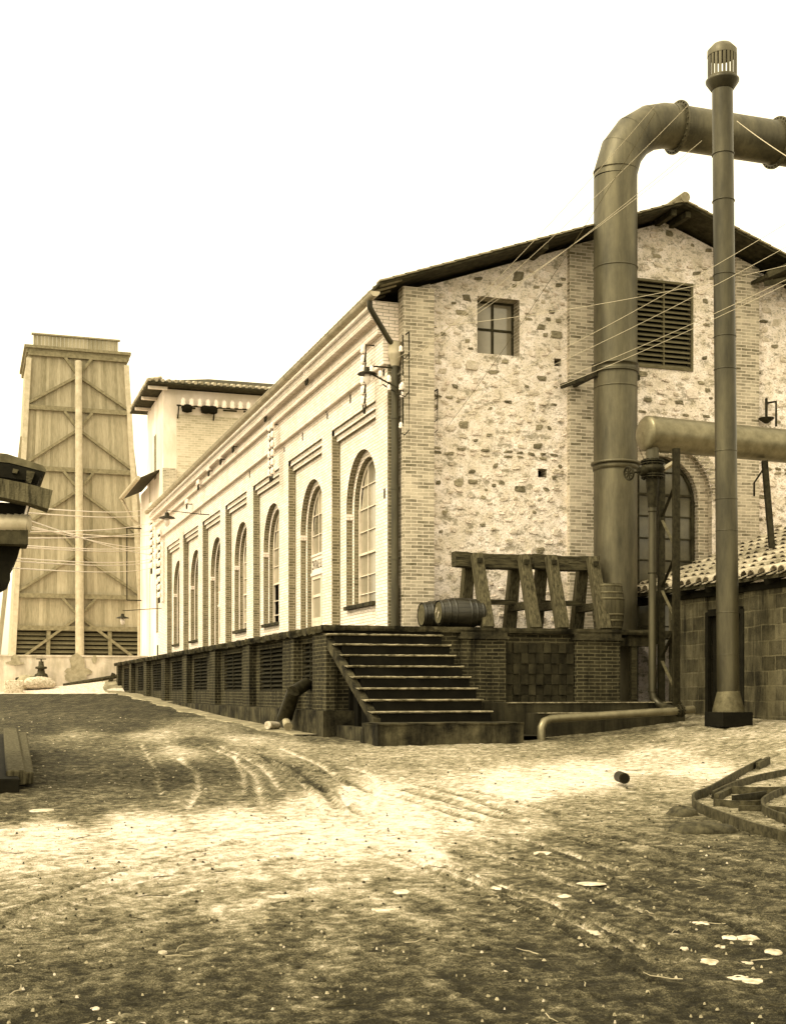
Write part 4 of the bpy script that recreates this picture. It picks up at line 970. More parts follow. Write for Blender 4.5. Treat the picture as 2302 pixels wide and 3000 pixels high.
e0=at(1450,1519,22.95)
d=MB(); d.tube([(vX,vY,zy(1085)),(vX,vY,Z(0.0)),(vX+.01,vY-.02,Z(-.14)),(vX+.1,vY-.1,Z(-.27)),Vector(e0)+Vector((-.15,0,.02))],.075,14); d.build('down_tube',M['pipe_dark'],dr)
for z in (-.02,2.2,3.35): seam(vX,vY,Z(z),.075,dr,.02,.01,'iron')
lt=thing('lattice_support','narrow upright iron lattice with zigzag bracing holding the fat horizontal pipe','pipe support',(vX+.3,vY,Z(-.3)))
pA=at(1412,1480,HY+.1); pB=at(1444,1480,HY-.35)
ztA,ztB=zy(1005),zy(966)
for p,zt_ in ((pA,ztA),(pB,ztB)):
    d=MB(); d.box(p.x-.045,p.x+.045,p.y-.05,p.y+.05,Z(-.35),zt_); d.box(p.x-.065,p.x+.065,p.y-.055,p.y-.045,Z(-.35),zt_); d.build('post',M['iron'],lt)
zz=Z(-.05); k=0
while zz<ztA-.3:
    a_,b_=(pA,pB) if k%2 else (pB,pA); z2=zz+.62
    d=MB(); d.beam((a_.x,a_.y-.04,zz),(b_.x,b_.y-.04,z2),.06,.012,(0,1,0)); d.build('brace',M['iron'] if k%2 else M['hoop'],lt); zz=z2+.04; k+=1
d=MB(); d.beam((pA.x-.05,pA.y,ztA-.03),(pB.x+.05,pB.y,ztA+.13),.09,.06); d.build('top_plate',M['zinc'],lt)
# strut at the right
st2=thing('pipe_strut','raking iron strut carrying the right of the fat pipe over the tiled roof','strut',at(1650,1150,23.5))
a_=at(1634,985,25.2); b_=at(1650,1172,25.2)
d=MB(); d.beam(a_,b_,.12,.1); d.build('post',M['iron'],st2)
d=MB(); d.tube([at(1632,1002,25.2),at(1612,1032,26.4),at(1612,1060,26.6)],.02,6); d.build('brace',M['iron'],st2)
# lower ground pipe
gp_=thing('ground_pipe','shiny low pipe lying along the yard edge with a left end turned into the ground','pipe',at(1160,1575,22.3))
g0=at(1157,1583,22.25); g1=at(1157,1556,22.25); g2=at(1163,1543,22.3); g3=at(1178,1537,22.4); g4=at(1450,1520,22.95); g5=at(1482,1517,23.05)
d=MB(); d.tube([g0,g1,g2,g3,g4,g5],.072,14); d.build('tube',M['header'],gp_)
ax_=(g4-g3).normalized()
for k in (0,.06): flange(g4+ax_*k,ax_,.115,.03,gp_,8,'iron')
# dirt mound that carries it
mm=MB(); n=26; ru=random.Random(3)
base=[at(x,y,Y) for x,y,Y in ((1195,1583,22.0),(1280,1578,22.0),(1370,1566,22.2),(1440,1548,22.6),(1500,1530,23.0))]
# ---------------------------------------------------------------- tiled lean-to shed
sd_=thing('tiled_shed','low block walled shed with a clay tiled lean-to roof against the gable','shed',(6,-3,Z(-.5)))
EZ=2.0; PIT=.376
UE=4.95
def rz_(u): return Z(EZ)+(u-UE)*PIT
y1_=-.02; y0s=-8.5
ts=MB(); rows=28; pitch=.295
for i in range(rows):
    v=y1_-.12-i*pitch
    k=0; u=UE-.06
    while u<UE+4.6:
        L_=.50; uj=u+random.uniform(-.03,.03); vj=v+random.uniform(-.02,.02)
        # cover tile: tapered half round, open end downhill
        nn=7; vs=[]
        for (uu,r_,h_) in ((uj,.125,.03),(uj+L_,.10,-.012)):
            for q in range(nn):
                a=math.pi*q/(nn-1); vs.append((uu,vj+r_*math.cos(a),rz_(uu)+.045+h_+r_*.8*math.sin(a)))
        vs2=[(p[0],v+(p[1]-v)*.82,p[2]-.016) for p in vs]
        fs=[(q,q+1,nn+q+1,nn+q) for q in range(nn-1)]
        ts.add(vs,fs,0,True,random.random())
        ts.add(vs[:nn]+vs2[:nn],[(q,q+1,nn+q+1,nn+q) for q in range(nn-1)],0,False)
        # pan tile between
        u+=.42
    ts.hexa([(UE-.03,v+pitch/2-.07,rz_(UE-.03)+.02),(UE+4.7,v+pitch/2-.07,rz_(UE+4.7)+.02),(UE+4.7,v+pitch/2+.07,rz_(UE+4.7)+.02),(UE-.03,v+pitch/2+.07,rz_(UE-.03)+.02)]+[(UE-.03,v+pitch/2-.07,rz_(UE-.03)+.035),(UE+4.7,v+pitch/2-.07,rz_(UE+4.7)+.035),(UE+4.7,v+pitch/2+.07,rz_(UE+4.7)+.035),(UE-.03,v+pitch/2+.07,rz_(UE-.03)+.035)],0)
rb=MB(); rb.hexa([(UE+.03,y0s,rz_(UE)-.05),(UE+4.8,y0s,rz_(UE+4.8)-.05),(UE+4.8,y1_+.1,rz_(UE+4.8)-.05),(UE+.03,y1_+.1,rz_(UE)-.05),(UE+.03,y0s,rz_(UE)+.01),(UE+4.8,y0s,rz_(UE+4.8)+.01),(UE+4.8,y1_+.1,rz_(UE+4.8)+.01),(UE+.03,y1_+.1,rz_(UE)+.01)])
ro=rb.build('roof',M['old_wood'],sd_); ts.build('roof_tile',M['tile'],ro)
for i in range(9):
    v=-.4-i*.95; r=MB(); r.beam((UE+.02,v,rz_(UE)-.10),(UE+2,v,rz_(UE+2)-.10),.09,.10); r.build('rafter',M['dark_wood'],sd_)
SW=5.22
w_=MB()
w_.box(SW,SW+.3,-2.85,-1.45,Z(-1),rz_(SW)-.3); w_.box(SW,SW+.3,-8.5,-4.1,Z(-1),rz_(SW)-.25)
w_.box(SW+.05,SW+.3,-4.1,-2.85,Z(1.5),rz_(SW)-.2)
w_.build('wall',M['wall_block'],sd_)
w_=MB(); w_.box(SW-.05,SW+.2,-8.5,0,rz_(SW)-.3,rz_(SW)-.16); w_.build('wall_plate',M['dark_wood'],sd_)
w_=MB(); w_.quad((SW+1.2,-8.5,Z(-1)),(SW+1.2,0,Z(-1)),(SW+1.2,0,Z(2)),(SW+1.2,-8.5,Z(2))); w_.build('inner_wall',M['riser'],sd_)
w_=MB(); w_.box(SW-.02,SW+.06,-4.12,-4.02,Z(-.9),Z(1.5)); w_.box(SW-.02,SW+.06,-2.93,-2.83,Z(-.9),Z(1.5)); w_.box(SW-.02,SW+.06,-4.02,-2.93,Z(1.42),Z(1.55)); w_.build('door_frame',M['dark_wood'],sd_)
w_=MB(); w_.box(SW+.08,SW+.12,-4.02,-2.93,Z(-.9),Z(1.42)); w_.build('door',M['dark_wood'],sd_)
# next roof beyond, top right
nr_=thing('side_roof','timber eave of a neighbouring roof meeting the gable slope at the right','roof',(11,-1.2,Z(7.6)))
p=at(1640,588,27.5);q=at(1690,540,24.5)
d=MB(); d.beam(p,at(1720,552,27.5),.1,.12); d.beam(p+Vector((0,.1,-.15)),at(1720,590,27.6),.08,.1); 
q0=on_v(1642,590,-.65); d.hexa([(q0.x,-.9,q0.z),(q0.x+3,-.9,q0.z+1.1),(q0.x+3,3,q0.z+1.1),(q0.x,3,q0.z)]+[(q0.x,-.9,q0.z+.08),(q0.x+3,-.9,q0.z+1.18),(q0.x+3,3,q0.z+1.18),(q0.x,3,q0.z+.08)])
d.build('roof_board',M['soffit'],nr_)
# ---------------------------------------------------------------- trestles on the terrace
def trestle(v0,u0,u1,label,legs):
    t=thing('trestle',label,'trestle',((u0+u1)/2,v0,TZ),'heavy timber trestles on the terrace')
    zt_=TZ+1.50; hb=.29
    b=MB(); n=14; vs=[]
    for i in range(n+1):
        u=u0+(u1-u0)*i/n; j=lambda s=.012: random.uniform(-s,s); dz=-.025*math.sin(math.pi*i/n)+j(.006)
        vs+=[(u,v0-.13+j(),zt_-hb+dz),(u,v0+.13+j(),zt_-hb+dz),(u,v0+.13+j(),zt_+dz),(u,v0-.13+j(),zt_+dz)]
    b.add(vs,[(i*4+k,(i+1)*4+k,(i+1)*4+(k+1)%4,i*4+(k+1)%4) for i in range(n) for k in range(4)]); b.add(vs[:4],[(0,1,2,3)]); b.add(vs[-4:],[(0,1,2,3)])
    b.build('beam',M['old_wood'],t,bevel=.015)
    for u in legs:
        for s in (-1,1):
            l=MB(); top=zt_-.05 if s<0 else zt_-.03
            l.beam((u,v0+s*.19,top),(u+.05,v0+s*.62,TZ),.21,.17,(0,1,0),w2=.24,h2=.19)
            l.build('leg',M['leg_wood'],t,bevel=.012)
            k=MB(); k.box(u-.045,u+.045,v0+s*.36-.03,v0+s*.36+.03,zt_-.23,zt_-.14)
            if s<0: k.build('bolt',M['iron'],t)
        c=MB(); c.beam((u+.02,v0-.40,TZ+.47),(u+.02,v0+.42,TZ+.47),.11,.16); c.build('cross_tie',M['old_wood'],t,bevel=.01)
    r=MB(); r.beam((legs[0],v0+.22,TZ+.56),(legs[-1],v0+.22,TZ+.56),.09,.10); r.build('rail',M['old_wood'],t)
trestle(-1.12,.70,2.36,'left trestle, its heavy timber beam passing behind the tarred barrels',(1.10,2.08))
trestle(-1.22,2.30,3.72,'right trestle, its heavy timber beam ending beside the great steel duct',(2.62,3.52))
# ---------------------------------------------------------------- barrels
def barrel(o,ax,L_,rb_,rh,label,kind,grp):
    t=thing('barrel',label,'barrel',o,grp); ax=Vector(ax); b=MB(); o=Vector(o)
    prof=[(L_*i/14, rh+(rb_-rh)*math.sin(math.pi*i/14)**.9) for i in range(15)]
    n=20; ref=Vector((0,0,1)) if abs(ax.z)<.9 else Vector((1,0,0)); a_=ax.cross(ref).normalized(); b_=a_.cross(ax).normalized()
    for k in range(n):
        vs=[]
        for h_,r_ in prof:
            for q in (k+.02,k+.5,k+.98):
                an=2*math.pi*q/n; rr=r_*(1.0 if q==k+.5 else .992); vs.append(o+ax*h_+(a_*math.cos(an)+b_*math.sin(an))*rr)
        b.add(vs,[(i*3+j,i*3+j+1,(i+1)*3+j+1,(i+1)*3+j) for i in range(14) for j in (0,1)],0,True)
    b.lathe(o,ax,[(0.0,rh*.98),(.01,rh*.98),(L_-.01,rh*.98),(L_,rh*.98)],n,caps=False)
    b.build('stave_body',M['barrel'] if kind else M['barrel_wood'],t)
    for h_ in (.02,L_-.02):
        d=MB(); d.lathe(o+ax*h_-ax*.01,ax,[(0,rh-.02),(.02,rh-.02)],n); d.build('head',M['barrel_head'],t)
    for f_ in (.05,.2,.33,.67,.8,.95):
        r_=rh+(rb_-rh)*math.sin(math.pi*f_)**.9
        d=MB(); d.lathe(o+ax*(L_*f_-.022),ax,[(0,r_-.004),(.001,r_+.004),(.044,r_+.004),(.045,r_-.004)],28,caps=False); d.build('hoop',M['barrel'] if kind else M['hoop'],t)
    return t
gb='barrels standing on the terrace'
b1=barrel((.21,-1.55,TZ+.29),(1,.0,0),.90,.29,.225,'black tarred barrel lying nearest the terrace edge with pale marks on its end',1,gb)
barrel((.14,-.80,TZ+.29),(1,.0,0),.90,.29,.225,'black tarred barrel lying behind the front one near the hall corner',1,gb)
barrel((3.8,-1.56,TZ+.002),(0,0,1),.92,.315,.26,'upright oak barrel standing in front of the great steel duct',0,gb)
# white paint marks on the front barrel head
mk=MB(); x=.21-.005
for (a,b) in (((-1.50,.10),(-1.46,.02)),((-1.62,.0),(-1.53,-.1)),((-1.60,.03),(-1.57,-.03)),((-1.47,.06),(-1.43,.0))):
    mk.beam((x+.008,a[0],TZ+.29+a[1]),(x+.008,b[0],TZ+.29+b[1]),.01,.02)
mk.build('paint_mark',M['limestone'],b1)
# ---------------------------------------------------------------- bent drain duct out of the last louvre
dd=thing('drain_duct','bent dark sheet duct coming out of the nearest louvre down to the ground','duct',(-2.6,-.6,Z(-.6)))
a_=on_u(657,1461,-2.0); b_=on_u(628,1480,-2.32); c_=on_u(609,1535,-2.38)
d=MB(); d.tube([a_,b_],[.12,.13],12); d.build('upper_piece',M['iron'],dd)
d=MB(); d.tube([b_+Vector((0,0,.02)),c_],[.13,.15],12); d.build('lower_piece',M['iron'],dd)
d=MB(); e_=on_u(616,1556,-2.40); d.tube([c_,e_+Vector((0,0,.02))],[.07,.09],10); d.build('outlet',M['sack'],dd)
p=gpt(582,1562,.09); d=MB(); d.tube([p+Vector((-.12,-.12,.02)),p+Vector((.14,.14,.0))],[.08,.075],12); tag(d.build('broken_pipe',M['limestone']),'short broken pale clay pipe lying by the foot of the terrace wall','pipe piece')
p=gpt(1330,1682,.1); d=MB(); fw_=Vector((SN,CS,0)); d.tube([p-fw_*.14,p+fw_*.2],.062,14); d.tube([p-fw_*.141,p-fw_*.139],.05,14,1); tag(d.build('pipe_stub',[M['iron'],M['black']]),'short dark pipe stub poking out of the bright dusty yard','pipe piece')
# ---------------------------------------------------------------- tarred roof corner at the left edge
LY=13.0
ls=thing('tarred_shed','sooty shed corner at the left edge with a tarred roof and a jutting plank','shed',at(-300,1700,LY))
def A_(x,y,dy=0): return at(x,y,LY+dy)
def slabp(mb,pts,dep,m=0):         # outline extruded straight back by dep metres
    f=[A_(*p) for p in pts]; b=[q+(Vector((SN,CS,0))-.32*Vector((CS,-SN,0)))*dep+Vector((0,0,.02*dep)) for q in f]; n=len(f)
    mb.add(f+b,[tuple(range(n))[::-1],tuple(range(n,2*n))]+[(i,(i+1)%n,n+(i+1)%n,n+i) for i in range(n)],m)
d=MB(); slabp(d,[(-420,870),(-60,962),(15,970),(92,995),(99,1004),(98,1009),(20,989),(-60,982),(-420,890)],2.0); d.build('roof',M['tar'],ls)
d=MB(); slabp(d,[(-420,892),(-60,985),(20,991),(94,1010),(88,1018),(80,1032),(66,1028),(-420,960)],1.9); d.build('roof_boarding',M['dark_wood'],ls)
d=MB(); slabp(d,[(57,1005,-.06),(75,1009,-.06),(66,1033,-.06),(56,1031,-.06)],.12); d.build('block',M['old_wood'],ls)
d=MB(); slabp(d,[(28,1001,-.06),(40,1004,-.06),(36,1012,-.06),(26,1010,-.06)],.12); d.build('block',M['old_wood'],ls)
d=MB(); slabp(d,[(-420,930,-.15),(0,1022,-.15),(60,1034,-.15),(113,1048,-.15),(104,1088,-.15),(62,1075,-.15),(0,1062,-.15),(-420,970,-.15)],.3); d.build('jutting_plank',M['leg_wood'],ls)
d=MB(); slabp(d,[(-420,1050,.2),(60,1077,.2),(66,1080,.2),(50,1110,.2),(-420,1140,.2)],1.5); d.build('wall_panel',M['dark_wood'],ls)
d=MB(); d.beam(A_(60,1079,.1),A_(52,1110,.1),.02,.02); d.build('rod',M['porcelain'],ls)
for i in range(9):
    d=MB(); x1=62-15*i; r0=.088
    d.tube([A_(x1,1120,.1),A_(x1-17,1117.5,.1)],[r0-.012*(0),r0+.006],16); 
    if i==0: d.lathe(A_(x1,1120,.1),(at(10,0,1)-at(0,0,1)).normalized(),[(-.002,r0),(.012,r0*.8),(.02,r0*.3)],16)
    d.build('ridge_tile',M['zinc'],ls)
d=MB(); slabp(d,[(-420,1080,.05),(0,1129,.05),(60,1132,.05),(60,1164,.05),(-420,1150,.05)],.5); d.build('eave_board',M['soffit'],ls)
d=MB(); slabp(d,[(-420,1140,.3),(45,1164,.3),(38,1190,.3),(22,1218,.3),(22,1240,.3),(4,1250,.3),(-20,1262,.3),(-120,1500,.3),(-120,1690,.3),(-420,1690,.3)],1.6); d.build('wall',M['dark_wood'],ls)
# big sleepers lying at the lower left
def timber(p,q,w_,h_,label,m='leg_wood'):
    mb=MB(); mb.beam(p,q,w_,h_); tag(mb.build('timber_baulk',M[m],bevel=.015),label,'timber','squared timber baulks lying at the left edge')
def gp3(x,y,h): return gpt(x,y,h)
a_,b_=gp3(22,1605,.26),gp3(34,1691,.14); timber(a_,b_,.20,.16,'squared timber baulk at the left edge, the upper one lit along its top')
a_,b_=gp3(45,1606,.22),gp3(56,1684,.10); timber(a_,b_,.16,.14,'narrow cracked timber baulk at the right of the left edge pile')
a_,b_=gp3(2,1600,.12),gp3(10,1698,.06); timber(a_,b_,.3,.2,'dark timber baulk lying lowest and outermost at the left edge','dark_wood')
# ---------------------------------------------------------------- strip-iron hoops dumped at the right
def bar(pts,h_,th,label,name='iron_bar',lift=0.02,m='rail'):
    P=[gpt(x,y,lift) for x,y in pts]
    # smooth
    for _ in range(3):
        Q=[P[0]]
        for a,b in zip(P[:-1],P[1:]): Q+=[a.lerp(b,.25),a.lerp(b,.75)]
        P=Q+[P[-1]]
    mb=MB(); vs=[]
    for i,p in enumerate(P):
        d_=(P[min(i+1,len(P)-1)]-P[max(i-1,0)]); d_.z=0; d_.normalize(); n=Vector((-d_.y,d_.x,0))*th/2
        vs+=[p-n-Vector((0,0,.05)),p+n-Vector((0,0,.05)),p+n+Vector((0,0,h_)),p-n+Vector((0,0,h_))]
    k=len(P); mb.add(vs,[(i*4+q,i*4+(q+1)%4,(i+1)*4+(q+1)%4,(i+1)*4+q) for i in range(k-1) for q in range(4)]+[(0,1,2,3),(4*k-4,4*k-3,4*k-2,4*k-1)])
    tag(mb.build(name,M[m]),label,'iron bar','bent iron bars dumped at the right of the yard')
def zc(L_): return [((1900+x/4.179)*.7298,(2150+y/4.179)*.7298) for x,y in L_]
bar(zc([(1375,385),(1100,535),(720,765),(560,815),(530,880),(590,960),(900,1080),(1300,1230),(1680,1330),(2200,1500)]),.07,.025,'longest curved iron bar, its sharp bend pointing left at the pile edge')
bar(zc([(1465,375),(1335,450)]),.08,.05,'short stub of bar beyond the tip of the longest curved bar')
bar(zc([(2300,400),(1640,520),(1300,590),(1000,690),(780,800)]),.06,.025,'gently curved iron bar inside and behind the longest one')
bar(zc([(2200,600),(1640,740),(1430,850),(1375,910),(1420,1000),(1640,1090),(2000,1200)]),.06,.025,'small tight iron hoop cut by the right edge of the view')
bar(zc([(800,885),(1100,915),(1375,900)]),.05,.03,'thin low bar running to the small tight hoop')
bar(zc([(1020,745),(1300,760),(1640,755)]),.07,.04,'straight bar lying level across the middle of the bar pile')
bar(zc([(830,820),(1000,735)]),.05,.05,'stubby pale bar near the sharp bend of the bar pile')
bar(zc([(1030,880),(1250,850),(1430,820)]),.08,.03,'dark slightly bowed bar in the hollow of the bar pile',m='iron')
bar(zc([(1100,945),(1350,945),(1680,960),(1900,1000)]),.03,.03,'lowest thin bar half sunk in the dirt of the bar pile')
p=gpt((1900+640/4.179)*.7298,(2150+1190/4.179)*.7298,-.02); 
def rock(p,sx,sy,sz,m,name,label,cat,grp,seed,flat=.5,k=6,n=11):
    mb=MB(); r_=random.Random(seed); vs=[]; ph_=r_.uniform(0,6)
    ro_=[r_.uniform(.84,1.08) for _ in range(n)]
    for j in range(k+1):
        th=math.pi/2*j/k
        for i in range(n):
            a=2*math.pi*i/n+ph_; f_=ro_[i]*(1+r_.uniform(-.05,.05))
            x=sx*math.cos(a)*math.cos(th)**flat*f_; y=sy*math.sin(a)*math.cos(th)**flat*f_
            vs.append((p[0]+x*CS+y*SN,p[1]-x*SN+y*CS,p[2]-.01+sz*math.sin(th)*(1+r_.uniform(-.12,.12))))
    mb.add(vs,[(j*n+i,j*n+(i+1)%n,(j+1)*n+(i+1)%n,(j+1)*n+i) for j in range(k) for i in range(n)]+[tuple(range(k*n,k*n+n))],0,True)
    o=mb.build(name,m); 
    if label: tag(o,label,cat,grp)
    return o
rock(p,.30,.16,.10,M['rail'],'boulder','rounded half buried stone under the near side of the bar pile','stone',None,5)
p=gpt((1900+420/4.179)*.7298,(2150+990/4.179)*.7298,-.02); rock(p,.16,.16,.10,M['rail'],'boulder','smaller rough stone at the left tip of the bar pile','stone',None,6)
# pale flat stones bedded in the yard
def z2(x,y): return ((1151+x/1.4596)*.7298,(2100+y/1.4596)*.7298)
def z1(x,y): return ((x/1.4596)*.7298,(2000+y/1.4596)*.7298)
FS=[(z1(1650,960),62,16,'largest pale flat stone in the middle of the foreground'),
 (z2(455,728),34,7,'slim pale stone above and left of the wide oval one'),(z2(715,762),42,12,'wide oval pale stone in the right foreground middle'),
 (z2(845,710),58,7,'long thin pale stone just above the oval one'),(z2(868,915),42,15,'bright rounded pale stone alone below the oval one'),
 (z2(1310,882),44,9,'flat pale stone highest of the right hand cluster'),(z2(1205,930),30,9,'small flat stone at the left of the right hand cluster'),
 (z2(1440,938),34,14,'left of the two touching pale stones at the right'),(z2(1515,942),46,13,'right of the two touching pale stones at the right'),
 (z2(1400,975),24,13,'small dull stone just under the two touching ones'),(z2(1352,1042),42,12,'pale stone below the cluster towards its left'),
 (z2(1625,1002),34,12,'pale stone cut by the right edge of the view'),(z2(1515,1108),72,20,'biggest pale stone at the lower right corner'),
 (z2(465,1090),28,11,'small pale stone alone low in the middle foreground'),(z2(640,582),36,7,'faint slim stone high on the right of the bright band'),
 (z2(1510,1046),28,8,'thin dull stone above the biggest corner one'),(z2(35,745),36,8,'slim pale stone just above the largest one'),
 (z1(695,1152),18,11,'pale pebble low on the left side of the foreground'),(z1(480,1440),28,14,'pale stone on the very bottom edge at the left'),
 (z1(405,1392),20,12,'oval pebble near the bottom edge beside the edge stone'),(z1(185,545),56,6,'long thin pale slab at the left above the bright band'),
 (z1(1130,1195),20,9,'pale pebble at the bottom middle of the foreground'),(z2(1290,910),14,6,'tiny pale pebble inside the right hand cluster'),(z2(1245,992),18,7,'small pale chip under the left of the right hand cluster'),
 (z1(605,1455),18,9,'small grey stone cut by the bottom edge'),(z1(1350,1345),16,14,'pale stub of stone low near the centre bottom')]
for i,((x,y),wd,ht,lab) in enumerate(FS):
    p=gpt(x,y+ht*.25,.0); X,Y=w2c(p); wm=wd*.5*Y/2780*1.15; dm_=ht*.5*Y*Y/2780/1.4*1.25
    rock(p+Vector((0,0,.006)),wm,max(.02,min(dm_,wm*1.3)),.007+.004*(i%3),M['limestone'],'flat_stone',lab,'stone','pale flat stones bedded in the yard',40+i,.35,4,13)
# loose pebbles and clods
pb=MB(); r_=random.Random(5)
for i in range(2200):
    Y=4.9*(34/4.9)**(r_.random()**1.1); X=r_.uniform(-.36,.36)*Y; q=c2w(X,Y,0)
    if q.x>-2.5 and q.y>-5.2: continue
    s=r_.uniform(.003,.010)*(1.8 if r_.random()<.05 else 1)*(1+Y/25)
    z=Z(float(gz(X,Y)))+.012
    a=r_.uniform(0,6.28); vs=[(q.x+s*math.cos(a+t)*r_.uniform(.7,1.3),q.y+s*math.sin(a+t)*r_.uniform(.7,1.3),z-.01) for t in (0,1.25,2.5,3.7,5)]
    vs+=[(v[0]*.5+q.x*.5,v[1]*.5+q.y*.5,z+s*r_.uniform(-.3,.35)) for v in vs]
    pb.add(vs,[(k,(k+1)%5,5+(k+1)%5,5+k) for k in range(5)]+[(5,6,7,8,9)],0 if r_.random()<.10 else (1 if r_.random()<.5 else 2))
o=pb.build('pebbles',[M['limestone'],M['iron'],M['sack']]); tag(o,'loose pebbles and crumbs of dirt scattered over the yard','pebbles',kind='stuff')
# twigs and straw
tw=MB()
for i in range(110):
    Y=4.9*(15/4.9)**(r_.random()); X=r_.uniform(-.34,.34)*Y; q=c2w(X,Y,float(gz(X,Y))+.018)
    a=r_.uniform(0,6.28); L_=r_.uniform(.04,.22); P=[q]
    for k in range(4): a+=r_.uniform(-.45,.45); P.append(P[-1]+Vector((math.cos(a)*L_/4,math.sin(a)*L_/4,r_.uniform(-.004,.008))))
    tw.tube(P,[.0035,.003,.003,.0025,.0015],4,0 if r_.random()<.6 else 1,sm=False)
tag(tw.build('twigs',[M['sack'],M['old_wood']]),'thin twigs and straw strewn over the near part of the yard','twigs',kind='stuff')
# ---------------------------------------------------------------- line hardware on the walls
def insulator(mb,p,s=1.0,ax=(0,0,1),m=1,mi=0,hook=None):
    p=Vector(p); mb.lathe(p,ax,[(0,.03*s),(.03*s,.045*s),(.05*s,.03*s),(.07*s,.04*s),(.10*s,.03*s),(.12*s,.01*s)],10,m)
    if hook is not None:
        h=Vector(hook); mb.tube([p,p-Vector((0,0,.09*s)),p.lerp(h,.5)-Vector((0,0,.11*s)),h],.011*s,6,mi)
def rack(c,face_,n,gap,label,dz=0,side=1,s=1.0,name='insulator_rack',grp='insulator racks on the brick facade'):
    t=thing(name,label,'insulators',c,grp); c=Vector(c); out=Vector(face_); al=Vector((out.y,-out.x,0))
    b=MB(); top=c+out*.2; b.tube([c+out*.02+Vector((0,0,.05)),top+Vector((0,0,.05)),top-Vector((0,0,gap*n)),c+out*.02-Vector((0,0,gap*n))],.016,6); b.build('bar',M['iron'],t)
    for i in range(n):
        for sd in ((-1,1) if side==2 else (side,)):
            m_=MB(); h=top-Vector((0,0,gap*(i+.5))); insulator(m_,h+al*.17*sd+Vector((0,0,.02)),s*1.15,hook=h); m_.build('insulator',[M['iron'],M['porcelain']],t)
FX=(-1,0,0)
rack((-.38,.5,Z(6.95)),FX,6,.21,'iron rack of hooked insulators beside the hopper at the hall corner',side=1,s=1.4)
rack((-.38,9.0,Z(7.0)),FX,6,.24,'upright insulator rack on the frieze above the second and third bay',side=2,s=1.3)
rack((-.28,30.3,Z(6.7)),FX,9,.33,'tall insulator rack beside the farthest arched bay',side=2,s=1.7)
rack((-.03,34.5,Z(8.4)),FX,9,.34,'tall dark insulator rack on the annex side wall under its canopy',side=2,s=1.9)
rack((-.03,32.6,Z(6.2)),FX,4,.45,'short insulator rack low on the near corner of the annex',side=2,s=1.7)
rack((.75,.12,Z(6.02)),(0,-1,0),4,.22,'insulator rack on the left of the rubble gable',side=1,s=.7,grp='insulator racks on the gable')
rack((.0,-.30,Z(7.0)),(0,-1,0),3,.75,'long thin insulator rack on the brick corner pier of the gable',side=1,s=.9,grp='insulator racks on the gable')
for i,(x,y) in enumerate([(673,808),(583,888),(512,955),(485,982),(459,1007),(436,1037),(411,1078)]):
    p=on_u(x*1.0,y,-.40); t=thing('insulator_pair',['nearest','second','third','fourth','fifth','sixth','farthest'][i]+' insulator pair under the long eave, counted from the hall corner','insulators',p,'insulator pairs under the long eave')
    b=MB(); b.tube([p,p+Vector((-.2,0,0))],.016,6); b.build('bar',M['iron'],t)
    for s in (-1,1): m_=MB(); insulator(m_,p+Vector((-.2,s*.12,0)),1.5,hook=p+Vector((-.2,0,-.02))); m_.build('insulator',[M['iron'],M['porcelain']],t)
# corner bracket frame
t=thing('line_bracket','skewed iron line bracket wrapping the hall corner beside the downpipe','bracket',(-.2,0,Z(6.1)))
b=MB(); p0=at(787,795,25.6); p1=at(861,835,25.6); b.beam(p0,p1,.03,.03); b.beam(p0-Vector((0,0,.12))+Vector((.3,0,-.1)),p1-Vector((0,0,.12)),.025,.025); b.tube([p1,p1+Vector((0,0,-.7))],.018,6); b.tube([p1+Vector((0,0,.3)),p1+Vector((0,0,1.1))],.014,6); b.build('bar',M['iron'],t)
for k in (.1,.35,.6,.98):
    m_=MB(); q=p0.lerp(p1,k)+Vector((0,0,.02)); insulator(m_,q,1.2); insulator(m_,q-Vector((0,0,.16)),1.0); m_.build('insulator',[M['iron'],M['porcelain']],t)
# lamps
def lamp(p,arm,label,s=1.0):
    t=thing('yard_lamp',label,'lamp',p,'enamel yard lamps on iron arms'); p=Vector(p)
    b=MB(); b.tube([Vector(q) for q in arm],.017,6); b.build('arm',M['iron'],t)
    b=MB(); b.lathe(p,(0,0,1),[(0,.2*s),(.03*s,.17*s),(.06*s,.06*s),(.14*s,.045*s)],18); b.build('lamp_shade',M['iron'],t)
    b=MB(); b.lathe(p-Vector((0,0,.2*s)),(0,0,1),[(0,.02*s),(.05*s,.06*s),(.14*s,.07*s),(.2*s,.05*s)],12); b.build('bulb_glass',M['porcelain'],t)
q=on_u(785,800,-.75); lamp(q,[q+Vector((0,0,.12)),q+Vector((.1,0,.17)),q+Vector((.55,0,.17))],'enamel lamp at the hall corner beside the insulator rack')
q=at(357,1108,49.5); w_=at(447,1104,49.5*.86); w_=on_u(447,1100,-.28); lamp(q,[q+Vector((0,0,.2)),q+Vector((0,0,.3)),w_+Vector((-.3,0,.0)),w_],'enamel lamp on a long iron arm near the far bays',1.6)
q=at(262,1322,52); 
lamp(q,[q+Vector((0,0,.3)),q+Vector((1.6,.2,.45))],'small enamel lamp hanging in front of the timber tower',1.3)
